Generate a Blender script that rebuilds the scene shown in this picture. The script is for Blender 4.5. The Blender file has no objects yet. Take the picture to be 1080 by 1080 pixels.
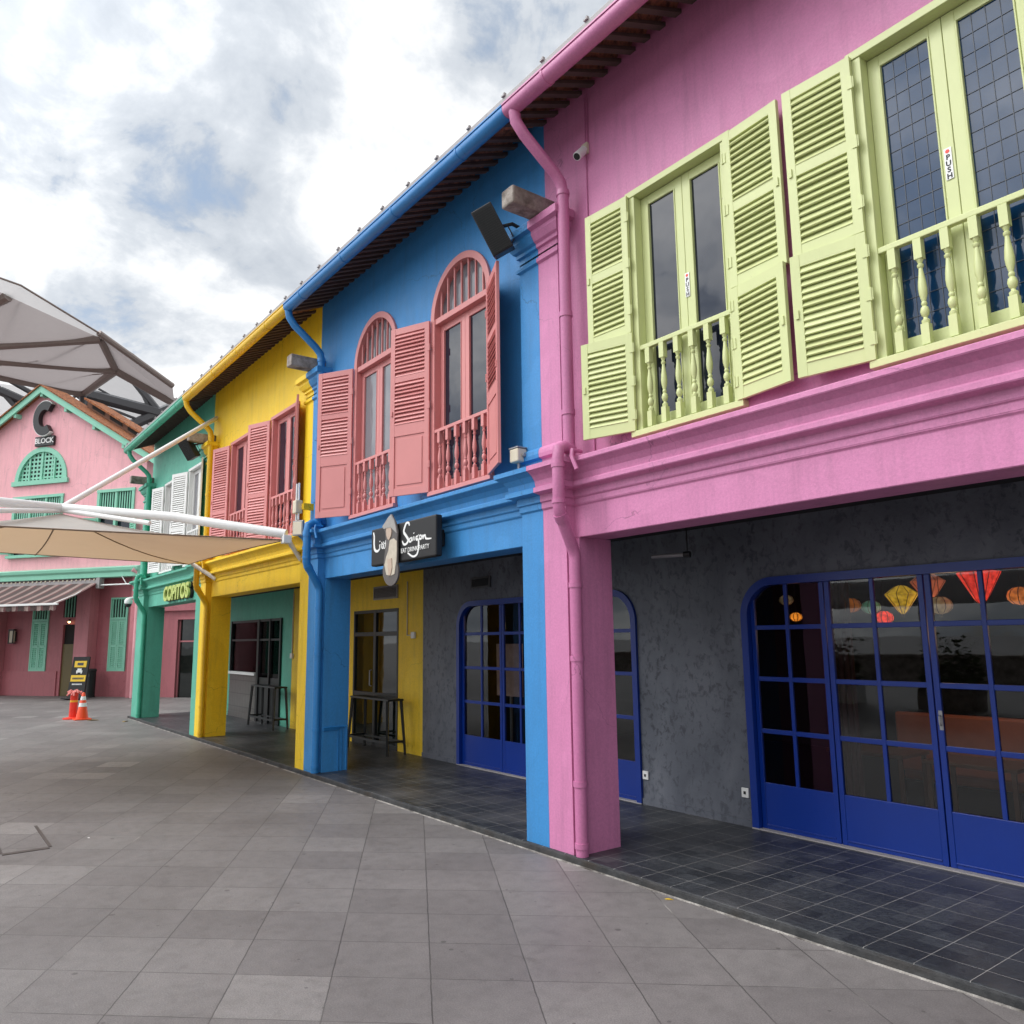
import bpy, bmesh, math, random
from mathutils import Vector, Matrix
random.seed(7)
R = math.radians
SC = bpy.context.scene
COL = SC.collection

# ------------------------------------------------------------------ helpers
class MB:
    """collects faces, builds ONE mesh"""
    def __init__(s): s.v=[]; s.f=[]; s.m=[]; s.cm=0
    def add(s, vs, fs, m=None):
        b=len(s.v); s.v+= [tuple(v) for v in vs]
        for f in fs:
            s.f.append([b+i for i in f]); s.m.append(s.cm if m is None else m)
    def quad(s,a,b,c,d,m=None): s.add([a,b,c,d],[(0,1,2,3)],m)
    def box(s,x0,x1,y0,y1,z0,z1,m=None):
        v=[(x,y,z) for z in (z0,z1) for y in (y0,y1) for x in (x0,x1)]
        s.add(v,[(0,2,3,1),(4,5,7,6),(0,1,5,4),(2,6,7,3),(0,4,6,2),(1,3,7,5)],m)
    def obox(s,M,x0,x1,y0,y1,z0,z1,m=None):
        v=[M@Vector((x,y,z)) for z in (z0,z1) for y in (y0,y1) for x in (x0,x1)]
        s.add(v,[(0,2,3,1),(4,5,7,6),(0,1,5,4),(2,6,7,3),(0,4,6,2),(1,3,7,5)],m)
    def tube(s,pts,r,n=12,m=None,caps=True):
        pts=[Vector(p) for p in pts]; rings=[]
        rr = r if isinstance(r,(list,tuple)) else [r]*len(pts)
        up=None
        for i,p in enumerate(pts):
            if i==0: t=(pts[1]-p).normalized()
            elif i==len(pts)-1: t=(p-pts[i-1]).normalized()
            else:
                t=((pts[i+1]-p).normalized()+(p-pts[i-1]).normalized()).normalized()
            if up is None:
                up=Vector((0,0,1)) if abs(t.z)<.9 else Vector((1,0,0))
            a=(up-t*up.dot(t)).normalized(); b=t.cross(a); up=a
            rings.append([p+(a*math.cos(2*math.pi*k/n)+b*math.sin(2*math.pi*k/n))*rr[i] for k in range(n)])
        vs=[v for rg in rings for v in rg]; fs=[]
        for i in range(len(rings)-1):
            for k in range(n):
                fs.append((i*n+k,i*n+(k+1)%n,(i+1)*n+(k+1)%n,(i+1)*n+k))
        if caps: fs.append(tuple(range(n))[::-1]); fs.append(tuple(range((len(rings)-1)*n,len(rings)*n)))
        s.add(vs,fs,m)
    def lathe(s,prof,c=(0,0,0),n=16,m=None,sx=1,sy=1):
        vs=[];fs=[]
        for r,z in prof:
            for k in range(n):
                a=2*math.pi*k/n; vs.append((c[0]+r*math.cos(a)*sx,c[1]+r*math.sin(a)*sy,c[2]+z))
        for i in range(len(prof)-1):
            for k in range(n): fs.append((i*n+k,i*n+(k+1)%n,(i+1)*n+(k+1)%n,(i+1)*n+k))
        fs.append(tuple(range(n))[::-1]); fs.append(tuple(range((len(prof)-1)*n,len(prof)*n)))
        s.add(vs,fs,m)
    def prism_x(s,poly,x0,x1,m=None,caps=True):
        """closed (y,z) polygon extruded along x"""
        n=len(poly); vs=[(x0,y,z) for y,z in poly]+[(x1,y,z) for y,z in poly]
        fs=[(i,(i+1)%n,n+(i+1)%n,n+i) for i in range(n)]
        if caps: fs+= [tuple(range(n)),tuple(range(n,2*n))[::-1]]
        s.add(vs,fs,m)
    def prism_y(s,poly,y0,y1,m=None):
        """closed (x,z) polygon extruded along y"""
        n=len(poly); vs=[(x,y0,z) for x,z in poly]+[(x,y1,z) for x,z in poly]
        fs=[(i,(i+1)%n,n+(i+1)%n,n+i) for i in range(n)]
        fs+= [tuple(range(n)),tuple(range(n,2*n))[::-1]]
        s.add(vs,fs,m)
    def mould(s,x0,x1,yf,yb,prof,left=True,right=True,m=None):
        """moulding wrapped round a block that projects from a wall; prof = (d,z)"""
        rows=[]
        for d,z in prof:
            xa=x0-d if left else x0; xb=x1+d if right else x1
            rows.append([(xa,yb,z),(xa,yf-d,z),(xb,yf-d,z),(xb,yb,z)])
        vs=[v for r in rows for v in r]; fs=[]
        for i in range(len(rows)-1):
            for k in range(3): fs.append((i*4+k,i*4+k+1,i*4+5+k,i*4+4+k))
        fs.append((0,3,2,1)); L=(len(rows)-1)*4; fs.append((L,L+1,L+2,L+3))
        fs.append(tuple(i*4 for i in range(len(rows)))); fs.append(tuple(i*4+3 for i in range(len(rows)))[::-1])
        s.add(vs,fs,m)
    def wall(s,x0,x1,z0,z1,y,ops,dep,m=None,y2=None):
        """wall sheet facing -y with openings (xa,xb,zb,top) and their reveals"""
        xs={x0,x1}
        for xa,xb,zb,tp in ops:
            xs|={xa,xb}
            if callable(tp): xs|={xa+(xb-xa)*(.5-.5*math.cos(math.pi*k/28)) for k in range(29)}
        xs=sorted(x for x in xs if x0-1e-6<=x<=x1+1e-6)
        ty=lambda tp,x: tp(x) if callable(tp) else tp
        for a,b in zip(xs,xs[1:]):
            mid=(a+b)/2; op=[o for o in ops if o[0]<mid<o[1]]
            op.sort(key=lambda o:o[2])
            za=zb_=z0
            for o in op:
                if o[2]>min(za,zb_)+1e-5: s.quad((a,y,za),(b,y,zb_),(b,y,o[2]),(a,y,o[2]),m)
                ta,tb=ty(o[3],a),ty(o[3],b)
                s.quad((a,y,ta),(b,y,tb),(b,y+dep,tb),(a,y+dep,ta),m)
                s.quad((a,y,o[2]),(b,y,o[2]),(b,y+dep,o[2]),(a,y+dep,o[2]),m)
                za,zb_=ta,tb
            s.quad((a,y,za),(b,y,zb_),(b,y,z1),(a,y,z1),m)
        for xa,xb,zb,tp in ops:
            for x in (xa,xb): s.quad((x,y,zb),(x,y+dep,zb),(x,y+dep,ty(tp,x)),(x,y,ty(tp,x)),m)
    def mesh(s,name,mats,smooth=False):
        me=bpy.data.meshes.new(name); me.from_pydata(s.v,[],s.f)
        for mt in (mats if isinstance(mats,(list,tuple)) else [mats]): me.materials.append(mt)
        me.polygons.foreach_set('material_index',s.m)
        if smooth:
            me.polygons.foreach_set('use_smooth',[True]*len(me.polygons))
            try: me.set_sharp_from_angle(angle=R(40))
            except Exception: pass
        me.update()
        return me

def link(name, me, parent=None, loc=(0,0,0), rot=None, bevel=0):
    o=bpy.data.objects.new(name, me); COL.objects.link(o); o.location=loc
    if rot is not None: o.rotation_euler=rot if isinstance(rot,(tuple,list)) else (0,0,rot)
    if parent: o.parent=parent
    if bevel:
        b=o.modifiers.new('bevel','BEVEL'); b.width=bevel; b.segments=2; b.limit_method='ANGLE'; b.angle_limit=R(35)
    return o
def P(name, mb, mat, parent=None, loc=(0,0,0), rot=None, bevel=0, smooth=False):
    return link(name, mb.mesh(name,mat,smooth), parent, loc, rot, bevel)
def tag(o,label,cat,group=None,kind=None):
    if label: o['label']=label
    if cat: o['category']=cat
    if group: o['group']=group
    if kind: o['kind']=kind
    return o
def thing(name,label,cat,loc=(0,0,0),rz=0,group=None):
    o=bpy.data.objects.new(name,None); COL.objects.link(o); o.location=loc; o.rotation_euler=(0,0,rz)
    o.empty_display_size=.2
    return tag(o,label,cat,group)
def text_mesh(s,size,ext,mat,offset=0,shear=0,align='CENTER',space=1.0):
    cu=bpy.data.curves.new('lettering','FONT'); cu.body=s; cu.size=size; cu.extrude=ext
    cu.align_x=align; cu.align_y='CENTER'; cu.offset=offset; cu.shear=shear; cu.space_character=space
    o=bpy.data.objects.new('lettering',cu); COL.objects.link(o)
    dg=bpy.context.evaluated_depsgraph_get(); dg.update()
    me=bpy.data.meshes.new_from_object(o.evaluated_get(dg))
    bpy.data.objects.remove(o); bpy.data.curves.remove(cu)
    me.materials.clear(); me.materials.append(mat)
    return me
def smooth_path(pts,n=6):
    """Catmull-Rom through 2-D points"""
    out=[]; p=[pts[0]]+list(pts)+[pts[-1]]
    for i in range(1,len(p)-2):
        for k in range(n):
            t=k/n; q=[]
            for j in range(len(pts[0])):
                a,b,c,d=p[i-1][j],p[i][j],p[i+1][j],p[i+2][j]
                q.append(.5*(2*b+(c-a)*t+(2*a-5*b+4*c-d)*t*t+(3*b-3*c+d-a)*t**3))
            out.append(tuple(q))
    out.append(tuple(pts[-1])); return out

# ------------------------------------------------------------------ materials
def new_mat(name):
    m=bpy.data.materials.new(name); m.use_nodes=True; nt=m.node_tree; nt.nodes.clear()
    out=nt.nodes.new('ShaderNodeOutputMaterial'); b=nt.nodes.new('ShaderNodeBsdfPrincipled')
    nt.links.new(b.outputs[0],out.inputs[0]); return m,nt,b,out
def nd(nt,t,**kw):
    n=nt.nodes.new(t)
    for k,v in kw.items():
        if k in n.inputs.keys() if isinstance(k,str) else False: n.inputs[k].default_value=v
        else: setattr(n,k,v)
    return n
def noise(nt,vec,scale,detail=4,rough=.55,dist=0):
    n=nt.nodes.new('ShaderNodeTexNoise'); n.inputs['Scale'].default_value=scale; n.inputs['Detail'].default_value=detail
    n.inputs['Roughness'].default_value=rough; n.inputs['Distortion'].default_value=dist
    if vec is not None: nt.links.new(vec,n.inputs['Vector'])
    return n.outputs['Fac']
def ramp(nt,fac,stops):
    n=nt.nodes.new('ShaderNodeValToRGB'); cr=n.color_ramp
    while len(cr.elements)<len(stops): cr.elements.new(.5)
    for e,(p,c) in zip(cr.elements,stops):
        e.position=p; e.color=(*c,1) if len(c)==3 else c
    nt.links.new(fac,n.inputs[0]); return n.outputs[0]
def mixc(nt,fac,a,b,mode='MIX'):
    n=nt.nodes.new('ShaderNodeMix'); n.data_type='RGBA'; n.blend_type=mode
    for sock,v in ((n.inputs[0],fac),(n.inputs[6],a),(n.inputs[7],b)):
        if hasattr(v,'is_linked'): nt.links.new(v,sock)
        elif isinstance(v,(int,float)): sock.default_value=v
        else: sock.default_value=(*v,1)
    return n.outputs[2]
def math_n(nt,op,a,b=None,c=None):
    n=nt.nodes.new('ShaderNodeMath'); n.operation=op
    for i,v in enumerate((a,b,c)):
        if v is None: continue
        if hasattr(v,'is_linked'): nt.links.new(v,n.inputs[i])
        else: n.inputs[i].default_value=v
    return n.outputs[0]
def bump(nt,b,h,strength,dist=.01):
    n=nt.nodes.new('ShaderNodeBump'); n.inputs['Strength'].default_value=strength; n.inputs['Distance'].default_value=dist
    nt.links.new(h,n.inputs['Height']); nt.links.new(n.outputs[0],b.inputs['Normal'])
def objco(nt):
    n=nt.nodes.new('ShaderNodeNewGeometry'); return n.outputs['Position']
def S(n):
    c=lambda x: x/12.92 if x<=.04045 else ((x+.055)/1.055)**2.4
    return tuple(c(v/255) for v in n)

def paint(name,col,rough=.55,var=.10,grain=1.0,dirt=.42,streak=True):
    """painted plaster / wood: slow tone drift, rain streaks, fine grain"""
    m,nt,b,_=new_mat(name); co=objco(nt)
    big=noise(nt,co,1.1,5,.6)
    c=mixc(nt,big,tuple(v*(1-var) for v in col),tuple(min(1,v*(1+var)) for v in col))
    if dirt:
        mp=nt.nodes.new('ShaderNodeMapping'); mp.inputs['Scale'].default_value=(5,5,.5); nt.links.new(co,mp.inputs[0])
        st=noise(nt,mp.outputs[0],1.6,5,.65)
        f=ramp(nt,st,[(.48,(0,0,0)),(.74,(1,1,1))])
        f2=math_n(nt,'MULTIPLY',f,dirt)
        c=mixc(nt,f2,c,tuple(v*.55+.02 for v in col))
    pt=noise(nt,co,.75,3,.5,.4); c=mixc(nt,ramp(nt,pt,[(.575,(0,0,0)),(.59,(.30,.30,.30))]),c,tuple(min(1,v*1.16+.02) for v in col))
    vo=nt.nodes.new('ShaderNodeTexVoronoi'); vo.feature='DISTANCE_TO_EDGE'; vo.inputs['Scale'].default_value=.55; wv=nt.nodes.new('ShaderNodeVectorMath'); wv.operation='ADD'; nt.links.new(co,wv.inputs[0]); nn=nt.nodes.new('ShaderNodeTexNoise'); nn.inputs['Scale'].default_value=3; nn.inputs['Detail'].default_value=6; nt.links.new(co,nn.inputs['Vector']); sc_=nt.nodes.new('ShaderNodeVectorMath'); sc_.operation='SCALE'; sc_.inputs['Scale'].default_value=.45; nt.links.new(nn.outputs['Color'],sc_.inputs[0]); nt.links.new(sc_.outputs[0],wv.inputs[1]); nt.links.new(wv.outputs[0],vo.inputs['Vector'])
    ck=math_n(nt,'MULTIPLY',math_n(nt,'LESS_THAN',vo.outputs['Distance'],.0022),ramp(nt,noise(nt,co,.6,2),[(.48,(0,0,0)),(.56,(.5,.5,.5))])); c=mixc(nt,ck,c,tuple(v*.3 for v in col))
    sp=noise(nt,co,42,5,.75); c=mixc(nt,1.0,c,ramp(nt,sp,[(.3,(.88,.88,.88)),(.7,(1.10,1.10,1.10))]),'MULTIPLY')
    nt.links.new(c,b.inputs['Base Color'])
    g=noise(nt,co,55,6,.7); g2=noise(nt,co,7,3,.5)
    h=math_n(nt,'ADD',math_n(nt,'MULTIPLY',g,.5),g2)
    bump(nt,b,h,.32*grain,.012)
    rr=math_n(nt,'MULTIPLY_ADD',g2,.25,rough-.12); nt.links.new(rr,b.inputs['Roughness'])
    return m
def woodpaint(name,col,chip=.2,under=(.25,.22,.16),rough=.42):
    m,nt,b,_=new_mat(name); co=objco(nt)
    big=noise(nt,co,2.3,4); c=mixc(nt,big,tuple(v*.9 for v in col),tuple(min(1,v*1.08) for v in col))
    ch=noise(nt,co,14,7,.75); f=ramp(nt,ch,[(.66,(0,0,0)),(.74,(1,1,1))]); f=math_n(nt,'MULTIPLY',f,chip)
    c=mixc(nt,f,c,under)
    nt.links.new(c,b.inputs['Base Color']); b.inputs['Roughness'].default_value=rough
    mp=nt.nodes.new('ShaderNodeMapping'); mp.inputs['Scale'].default_value=(60,60,6); nt.links.new(co,mp.inputs[0])
    g=noise(nt,mp.outputs[0],1.5,4); bump(nt,b,g,.22,.006); return m
def plain(name,col,rough=.5,metal=0,var=.12,scale=8,spec=.5,bmp=.1):
    m,nt,b,_=new_mat(name); co=objco(nt); n=noise(nt,co,scale,5,.6)
    c=mixc(nt,n,tuple(v*(1-var) for v in col),tuple(min(1,v*(1+var)) for v in col))
    nt.links.new(c,b.inputs['Base Color']); b.inputs['Roughness'].default_value=rough; b.inputs['Metallic'].default_value=metal
    b.inputs['Specular IOR Level'].default_value=spec
    if bmp: bump(nt,b,noise(nt,co,scale*8,4),bmp,.004)
    return m
def emit(name,col,s,base=None):
    m,nt,b,_=new_mat(name); b.inputs['Base Color'].default_value=(*(base or col),1)
    co=objco(nt); n=noise(nt,co,25,3)
    c=mixc(nt,ramp(nt,n,[(.38,(0,0,0)),(.62,(1,1,1))]),tuple(v*.35 for v in col),col); nt.links.new(c,b.inputs['Emission Color'])
    b.inputs['Emission Strength'].default_value=s; b.inputs['Roughness'].default_value=.6; return m
def darkglass(name,col,rough=.03,wob=.25):
    m,nt,b,_=new_mat(name); co=objco(nt); b.inputs['Base Color'].default_value=(*col,1)
    b.inputs['Roughness'].default_value=rough; b.inputs['Specular IOR Level'].default_value=.55
    bump(nt,b,noise(nt,co,1.7,2),wob,.02); return m
def clearglass(name,tint=(.55,.58,.58),ior=1.58):
    m=bpy.data.materials.new(name); m.use_nodes=True; nt=m.node_tree; nt.nodes.clear()
    out=nt.nodes.new('ShaderNodeOutputMaterial'); tr=nt.nodes.new('ShaderNodeBsdfTransparent'); gl=nt.nodes.new('ShaderNodeBsdfGlossy')
    tr.inputs[0].default_value=(*tint,1); gl.inputs['Roughness'].default_value=.015
    gl.inputs['Color'].default_value=(.9,.93,.95,1)
    fr=nt.nodes.new('ShaderNodeFresnel'); fr.inputs['IOR'].default_value=ior
    mx=nt.nodes.new('ShaderNodeMixShader'); nt.links.new(fr.outputs[0],mx.inputs[0]); nt.links.new(tr.outputs[0],mx.inputs[1]); nt.links.new(gl.outputs[0],mx.inputs[2])
    bp=nt.nodes.new('ShaderNodeBump'); bp.inputs['Strength'].default_value=.05; bp.inputs['Distance'].default_value=.01
    nt.links.new(noise(nt,objco(nt),2.2,2),bp.inputs['Height']); nt.links.new(bp.outputs[0],gl.inputs['Normal'])
    nt.links.new(mx.outputs[0],out.inputs[0]); return m

M={}
PINK=(.585,.205,.385); BLUE=(.038,.235,.54); YEL=(.90,.60,.015); TEAL=(.10,.43,.31); SALM=(.63,.235,.228); LIME=(.585,.63,.30)
M['pink']=paint('pink_plaster',PINK); M['blue']=paint('blue_plaster',BLUE); M['yellow']=paint('yellow_plaster',YEL)
M['teal']=paint('teal_plaster',TEAL)
M['pinkm']=paint('pink_pipe_paint',(.52,.165,.33),.38,.05,.25,.12); M['bluem']=paint('blue_pipe_paint',(.024,.20,.50),.35,.05,.25,.12)
M['yellowm']=paint('yellow_pipe_paint',(.78,.48,.010),.35,.05,.25,.12); M['tealm']=paint('teal_pipe_paint',(.06,.42,.27),.35,.05,.25,.12)
M['salmon']=woodpaint('salmon_timber',SALM,.35); M['lime']=woodpaint('lime_timber',LIME,.5); M['white_timber']=woodpaint('white_timber',(.78,.78,.76),.15)
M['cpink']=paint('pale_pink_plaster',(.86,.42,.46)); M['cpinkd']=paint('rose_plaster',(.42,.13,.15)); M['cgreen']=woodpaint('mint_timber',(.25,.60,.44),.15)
M['doorblue']=woodpaint('cobalt_frame',(.001,.027,.235),.03,(.01,.02,.1),.32)
M['black']=plain('black_metal',(.012,.013,.014),.4); M['blackm']=plain('matt_black',(.016,.016,.017),.65)
M['white']=plain('white_metal',(.80,.80,.79),.35,var=.06); M['beige']=plain('beige_plastic',(.62,.55,.42),.45,var=.06)
M['grey']=plain('grey_metal',(.3,.3,.31),.4,.3); M['galv']=plain('galvanised_strip',(.33,.31,.31),.6,0,.25,6)
M['bark']=plain('bark',(.09,.065,.045),.9)
M['red']=plain('red_plastic',(.75,.035,.015),.4,var=.1); M['cone']=plain('orange_cone',(.85,.075,.015),.4,var=.12); M['refl']=plain('white_band',(.82,.82,.82),.35)
M['amber']=plain('amber_band',(.8,.42,.02),.4); M['signyellow']=plain('sign_yellow',(.85,.55,.03),.4)
M['glass_dark']=darkglass('dark_window_glass',(.012,.016,.03),wob=.15); M['glass_skytint']=darkglass('sky_tinted_glass',(.004,.03,.085),.025,.12)  # second glass: blue sky reflection put into its base colour
M['glass_pale']=darkglass('curtained_glass',(.20,.20,.22),.04); M['glass_shop']=darkglass('shop_glass',(.006,.009,.008),wob=.08)
M['glass_clear']=clearglass('door_glass'); M['glass_thin']=clearglass('shopfront_glass',(.85,.87,.87),1.1)
M['lead']=plain('lead_strip',(.05,.06,.08),.5)
M['wood']=plain('brown_timber',(.16,.06,.025),.5); M['leather']=plain('tan_leather',(.62,.19,.09),.45,var=.25)
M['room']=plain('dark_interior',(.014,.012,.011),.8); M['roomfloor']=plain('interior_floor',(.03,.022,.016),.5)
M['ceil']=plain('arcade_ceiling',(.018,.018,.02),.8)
M['leafy']=plain('green_leaf',(.05,.10,.02),.55,var=.4,scale=2); M['dryleaf']=plain('dry_leaf',(.30,.20,.05),.7); M['yleaf']=plain('yellow_leaf',(.75,.50,.03),.6)
M['lettery']=plain('lime_yellow_letter',(.50,.60,.17),.45); M['letterw']=plain('white_letter',(.82,.82,.80),.5)
M['magenta']=plain('magenta_panel',(.75,.03,.26),.5); M['cream']=plain('cream_panel',(.7,.52,.38),.6); M['tileshop']=None; M['tile_band']=plain('dark_tile_band',(.085,.055,.048),.9,var=.5,scale=5); 0
M['curtain']=plain('dark_red_curtain',(.07,.018,.022),.8)

def concrete(name,a,b_):
    m,nt,b,_=new_mat(name); co=objco(nt)
    n=noise(nt,co,6,7,.7); c=ramp(nt,n,[(.35,a),(.62,b_)])
    n2=noise(nt,co,2.5,3); c=mixc(nt,ramp(nt,n2,[(.5,(0,0,0)),(.75,(1,1,1))]),c,(.03,.022,.016))
    nt.links.new(c,b.inputs['Base Color']); b.inputs['Roughness'].default_value=.9
    bump(nt,b,noise(nt,co,30,6,.7),.6,.02); return m
M['concrete']=concrete('mouldy_concrete',(.16,.13,.11),(.42,.37,.33))

def stucco():
    m,nt,b,_=new_mat('grey_polished_stucco'); co=objco(nt)
    mp=nt.nodes.new('ShaderNodeMapping'); mp.inputs['Scale'].default_value=(1,1,.75); nt.links.new(co,mp.inputs[0]); v=mp.outputs[0]
    n=noise(nt,v,1.3,6,.62,.8); c=ramp(nt,n,[(.3,(.075,.083,.106)),(.7,(.142,.152,.182))])
    n2=noise(nt,v,13,7,.66,.5); f=ramp(nt,n2,[(.52,(0,0,0)),(.62,(1,1,1))])
    n3=noise(nt,v,.9,2); f=math_n(nt,'MULTIPLY',f,math_n(nt,'MULTIPLY',n3,1.2))
    c=mixc(nt,f,c,(.028,.033,.046))
    nt.links.new(c,b.inputs['Base Color']); b.inputs['Roughness'].default_value=.5
    bump(nt,b,math_n(nt,'ADD',n2,math_n(nt,'MULTIPLY',noise(nt,v,45,4),.4)),.35,.012); return m
M['stucco']=stucco()

def terracotta(name,a,b_,dark):
    m,nt,b,_=new_mat(name); co=objco(nt)
    n=noise(nt,co,5,5,.65); c=ramp(nt,n,[(.35,a),(.6,b_)])
    n2=noise(nt,co,11,6,.7); c=mixc(nt,ramp(nt,n2,[(.45,(0,0,0)),(.62,(1,1,1))]),c,dark)
    nt.links.new(c,b.inputs['Base Color']); b.inputs['Roughness'].default_value=.85
    bump(nt,b,noise(nt,co,40,5,.7),.5,.008); return m
M['tile']=terracotta('weathered_roof_tile',(.40,.155,.09),(.56,.26,.18),(.16,.085,.07))
M['tile_c']=terracotta('orange_roof_tile',(.33,.10,.03),(.42,.16,.06),(.10,.04,.02))

def gridmask(nt,u,w):
    fr=math_n(nt,'FRACT',u); d=math_n(nt,'ABSOLUTE',math_n(nt,'SUBTRACT',fr,.5))
    return math_n(nt,'GREATER_THAN',d,.5-w)
def paving():
    m,nt,b,_=new_mat('granite_paving'); co=objco(nt)
    a=(.425,.471); c_=(.515,-.30); p0=(-.48,-4.0); det=a[0]*c_[1]-a[1]*c_[0]
    ru=(c_[1]/det,-c_[0]/det); rv=(-a[1]/det,a[0]/det)
    sep=nt.nodes.new('ShaderNodeSeparateXYZ'); nt.links.new(co,sep.inputs[0]); x,y=sep.outputs[0],sep.outputs[1]
    def lin(k):
        o=-(k[0]*p0[0]+k[1]*p0[1])
        return math_n(nt,'ADD',math_n(nt,'MULTIPLY_ADD',x,k[0],o),math_n(nt,'MULTIPLY',y,k[1]))
    u,v=lin(ru),lin(rv)
    wob=math_n(nt,'MULTIPLY',math_n(nt,'SUBTRACT',noise(nt,co,9,4),.5),.022)
    gu=gridmask(nt,math_n(nt,'ADD',u,wob),.0065); gv=gridmask(nt,math_n(nt,'ADD',v,wob),.0065)
    g=math_n(nt,'MAXIMUM',gu,gv)
    cv=nt.nodes.new('ShaderNodeCombineXYZ'); nt.links.new(math_n(nt,'FLOOR',u),cv.inputs[0]); nt.links.new(math_n(nt,'FLOOR',v),cv.inputs[1])
    wn=nt.nodes.new('ShaderNodeTexWhiteNoise'); nt.links.new(cv.outputs[0],wn.inputs[0])
    base=ramp(nt,wn.outputs[0],[(0,(.144,.133,.131)),(.5,(.166,.154,.151)),(.9,(.180,.168,.164)),(1,(.235,.221,.214))])
    st=noise(nt,co,.55,6,.62,.6); base=mixc(nt,1.0,base,ramp(nt,st,[(.28,(.84,.83,.83)),(.72,(1.12,1.11,1.10))]),'MULTIPLY')
    sp=noise(nt,co,110,5,.9); base=mixc(nt,1.0,base,ramp(nt,sp,[(.3,(.45,.45,.45)),(.7,(1.55,1.55,1.55))]),'MULTIPLY')
    md=noise(nt,co,7,7,.72,.3); base=mixc(nt,1.0,base,ramp(nt,md,[(.32,(.84,.835,.83)),(.5,(1,1,1)),(.7,(1.12,1.115,1.11))]),'MULTIPLY')
    ds=noise(nt,co,2.2,8,.7,.8); base=mixc(nt,ramp(nt,ds,[(.60,(0,0,0)),(.70,(.38,.38,.38))]),base,(.07,.062,.058))
    # chewing-gum spots and drips
    vo=nt.nodes.new('ShaderNodeTexVoronoi'); vo.inputs['Scale'].default_value=2.3; nt.links.new(co,vo.inputs['Vector'])
    vo2=nt.nodes.new('ShaderNodeTexVoronoi'); vo2.inputs['Scale'].default_value=4.7; nt.links.new(co,vo2.inputs['Vector'])
    spot=math_n(nt,'MAXIMUM',math_n(nt,'LESS_THAN',vo.outputs['Distance'],.05),math_n(nt,'LESS_THAN',vo2.outputs['Distance'],.055))
    base=mixc(nt,math_n(nt,'MULTIPLY',spot,.6),base,(.05,.045,.043))
    jn=noise(nt,co,.8,3); jcol=ramp(nt,jn,[(.50,(.045,.04,.038)),(.64,(.09,.085,.08)),(.72,(.36,.34,.31))])
    c=mixc(nt,math_n(nt,'MULTIPLY',g,.85),base,jcol); nt.links.new(c,b.inputs['Base Color'])
    rr=math_n(nt,'MULTIPLY_ADD',st,.3,.42); nt.links.new(rr,b.inputs['Roughness'])
    h=math_n(nt,'SUBTRACT',math_n(nt,'MULTIPLY',sp,.35),g); bump(nt,b,h,.35,.006); return m
M['paving']=paving()
def slate():
    m,nt,b,_=new_mat('slate_floor_tiles'); co=objco(nt)
    sep=nt.nodes.new('ShaderNodeSeparateXYZ'); nt.links.new(co,sep.inputs[0])
    u=math_n(nt,'MULTIPLY_ADD',sep.outputs[0],1/.333,.26); v=math_n(nt,'MULTIPLY_ADD',sep.outputs[1],1/.305,.31)
    g=math_n(nt,'MAXIMUM',gridmask(nt,u,.008),gridmask(nt,v,.008))
    cv=nt.nodes.new('ShaderNodeCombineXYZ'); nt.links.new(math_n(nt,'FLOOR',math_n(nt,'ADD',u,.5)),cv.inputs[0]); nt.links.new(math_n(nt,'FLOOR',math_n(nt,'ADD',v,.5)),cv.inputs[1])
    wn=nt.nodes.new('ShaderNodeTexWhiteNoise'); nt.links.new(cv.outputs[0],wn.inputs[0])
    base=ramp(nt,wn.outputs[0],[(0,(.017,.019,.023)),(.6,(.028,.031,.036)),(1,(.046,.049,.054))])
    n=noise(nt,co,22,6,.7); base=mixc(nt,1.0,base,ramp(nt,n,[(.3,(.6,.6,.6)),(.7,(1.4,1.4,1.4))]),'MULTIPLY')
    st=noise(nt,co,.7,4); base=mixc(nt,ramp(nt,st,[(.5,(0,0,0)),(.7,(.45,.45,.45))]),base,(.12,.115,.115))
    jn=noise(nt,co,3,3); base=mixc(nt,math_n(nt,'MULTIPLY',g,math_n(nt,'MULTIPLY_ADD',jn,.9,.1)),base,(.40,.38,.36))
    nt.links.new(base,b.inputs['Base Color']); nt.links.new(math_n(nt,'MULTIPLY_ADD',n,.35,.24),b.inputs['Roughness'])
    bump(nt,b,math_n(nt,'SUBTRACT',n,g),.3,.004); return m
M['slate']=slate()
def tiles(name,col,grout,s):
    m,nt,b,_=new_mat(name); co=objco(nt)
    sep=nt.nodes.new('ShaderNodeSeparateXYZ'); nt.links.new(co,sep.inputs[0])
    u=math_n(nt,'MULTIPLY',sep.outputs[0],1/s); v=math_n(nt,'MULTIPLY',sep.outputs[2],1/(s*1.6))
    g=math_n(nt,'MAXIMUM',gridmask(nt,u,.03),gridmask(nt,v,.03)); n=noise(nt,co,6,4)
    c=mixc(nt,g,mixc(nt,n,tuple(x*.7 for x in col),tuple(x*1.3 for x in col)),grout)
    nt.links.new(c,b.inputs['Base Color']); b.inputs['Roughness'].default_value=.3; return m
M['tileshop']=tiles('counter_tiles',(.10,.095,.09),(.04,.04,.04),.22)
def membrane(name,col,trans=.5,tc=None):
    m,nt,b,out=new_mat(name); co=objco(nt); n=noise(nt,co,1.2,5,.65)
    c=mixc(nt,n,tuple(v*.82 for v in col),tuple(min(1,v*1.1) for v in col))
    nt.links.new(c,b.inputs['Base Color']); b.inputs['Roughness'].default_value=.6
    t=nt.nodes.new('ShaderNodeBsdfTranslucent'); t.inputs[0].default_value=(*(tc or col),1)
    mx=nt.nodes.new('ShaderNodeMixShader'); mx.inputs[0].default_value=trans
    nt.links.new(b.outputs[0],mx.inputs[1]); nt.links.new(t.outputs[0],mx.inputs[2]); nt.links.new(mx.outputs[0],out.inputs[0]); return m
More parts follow.
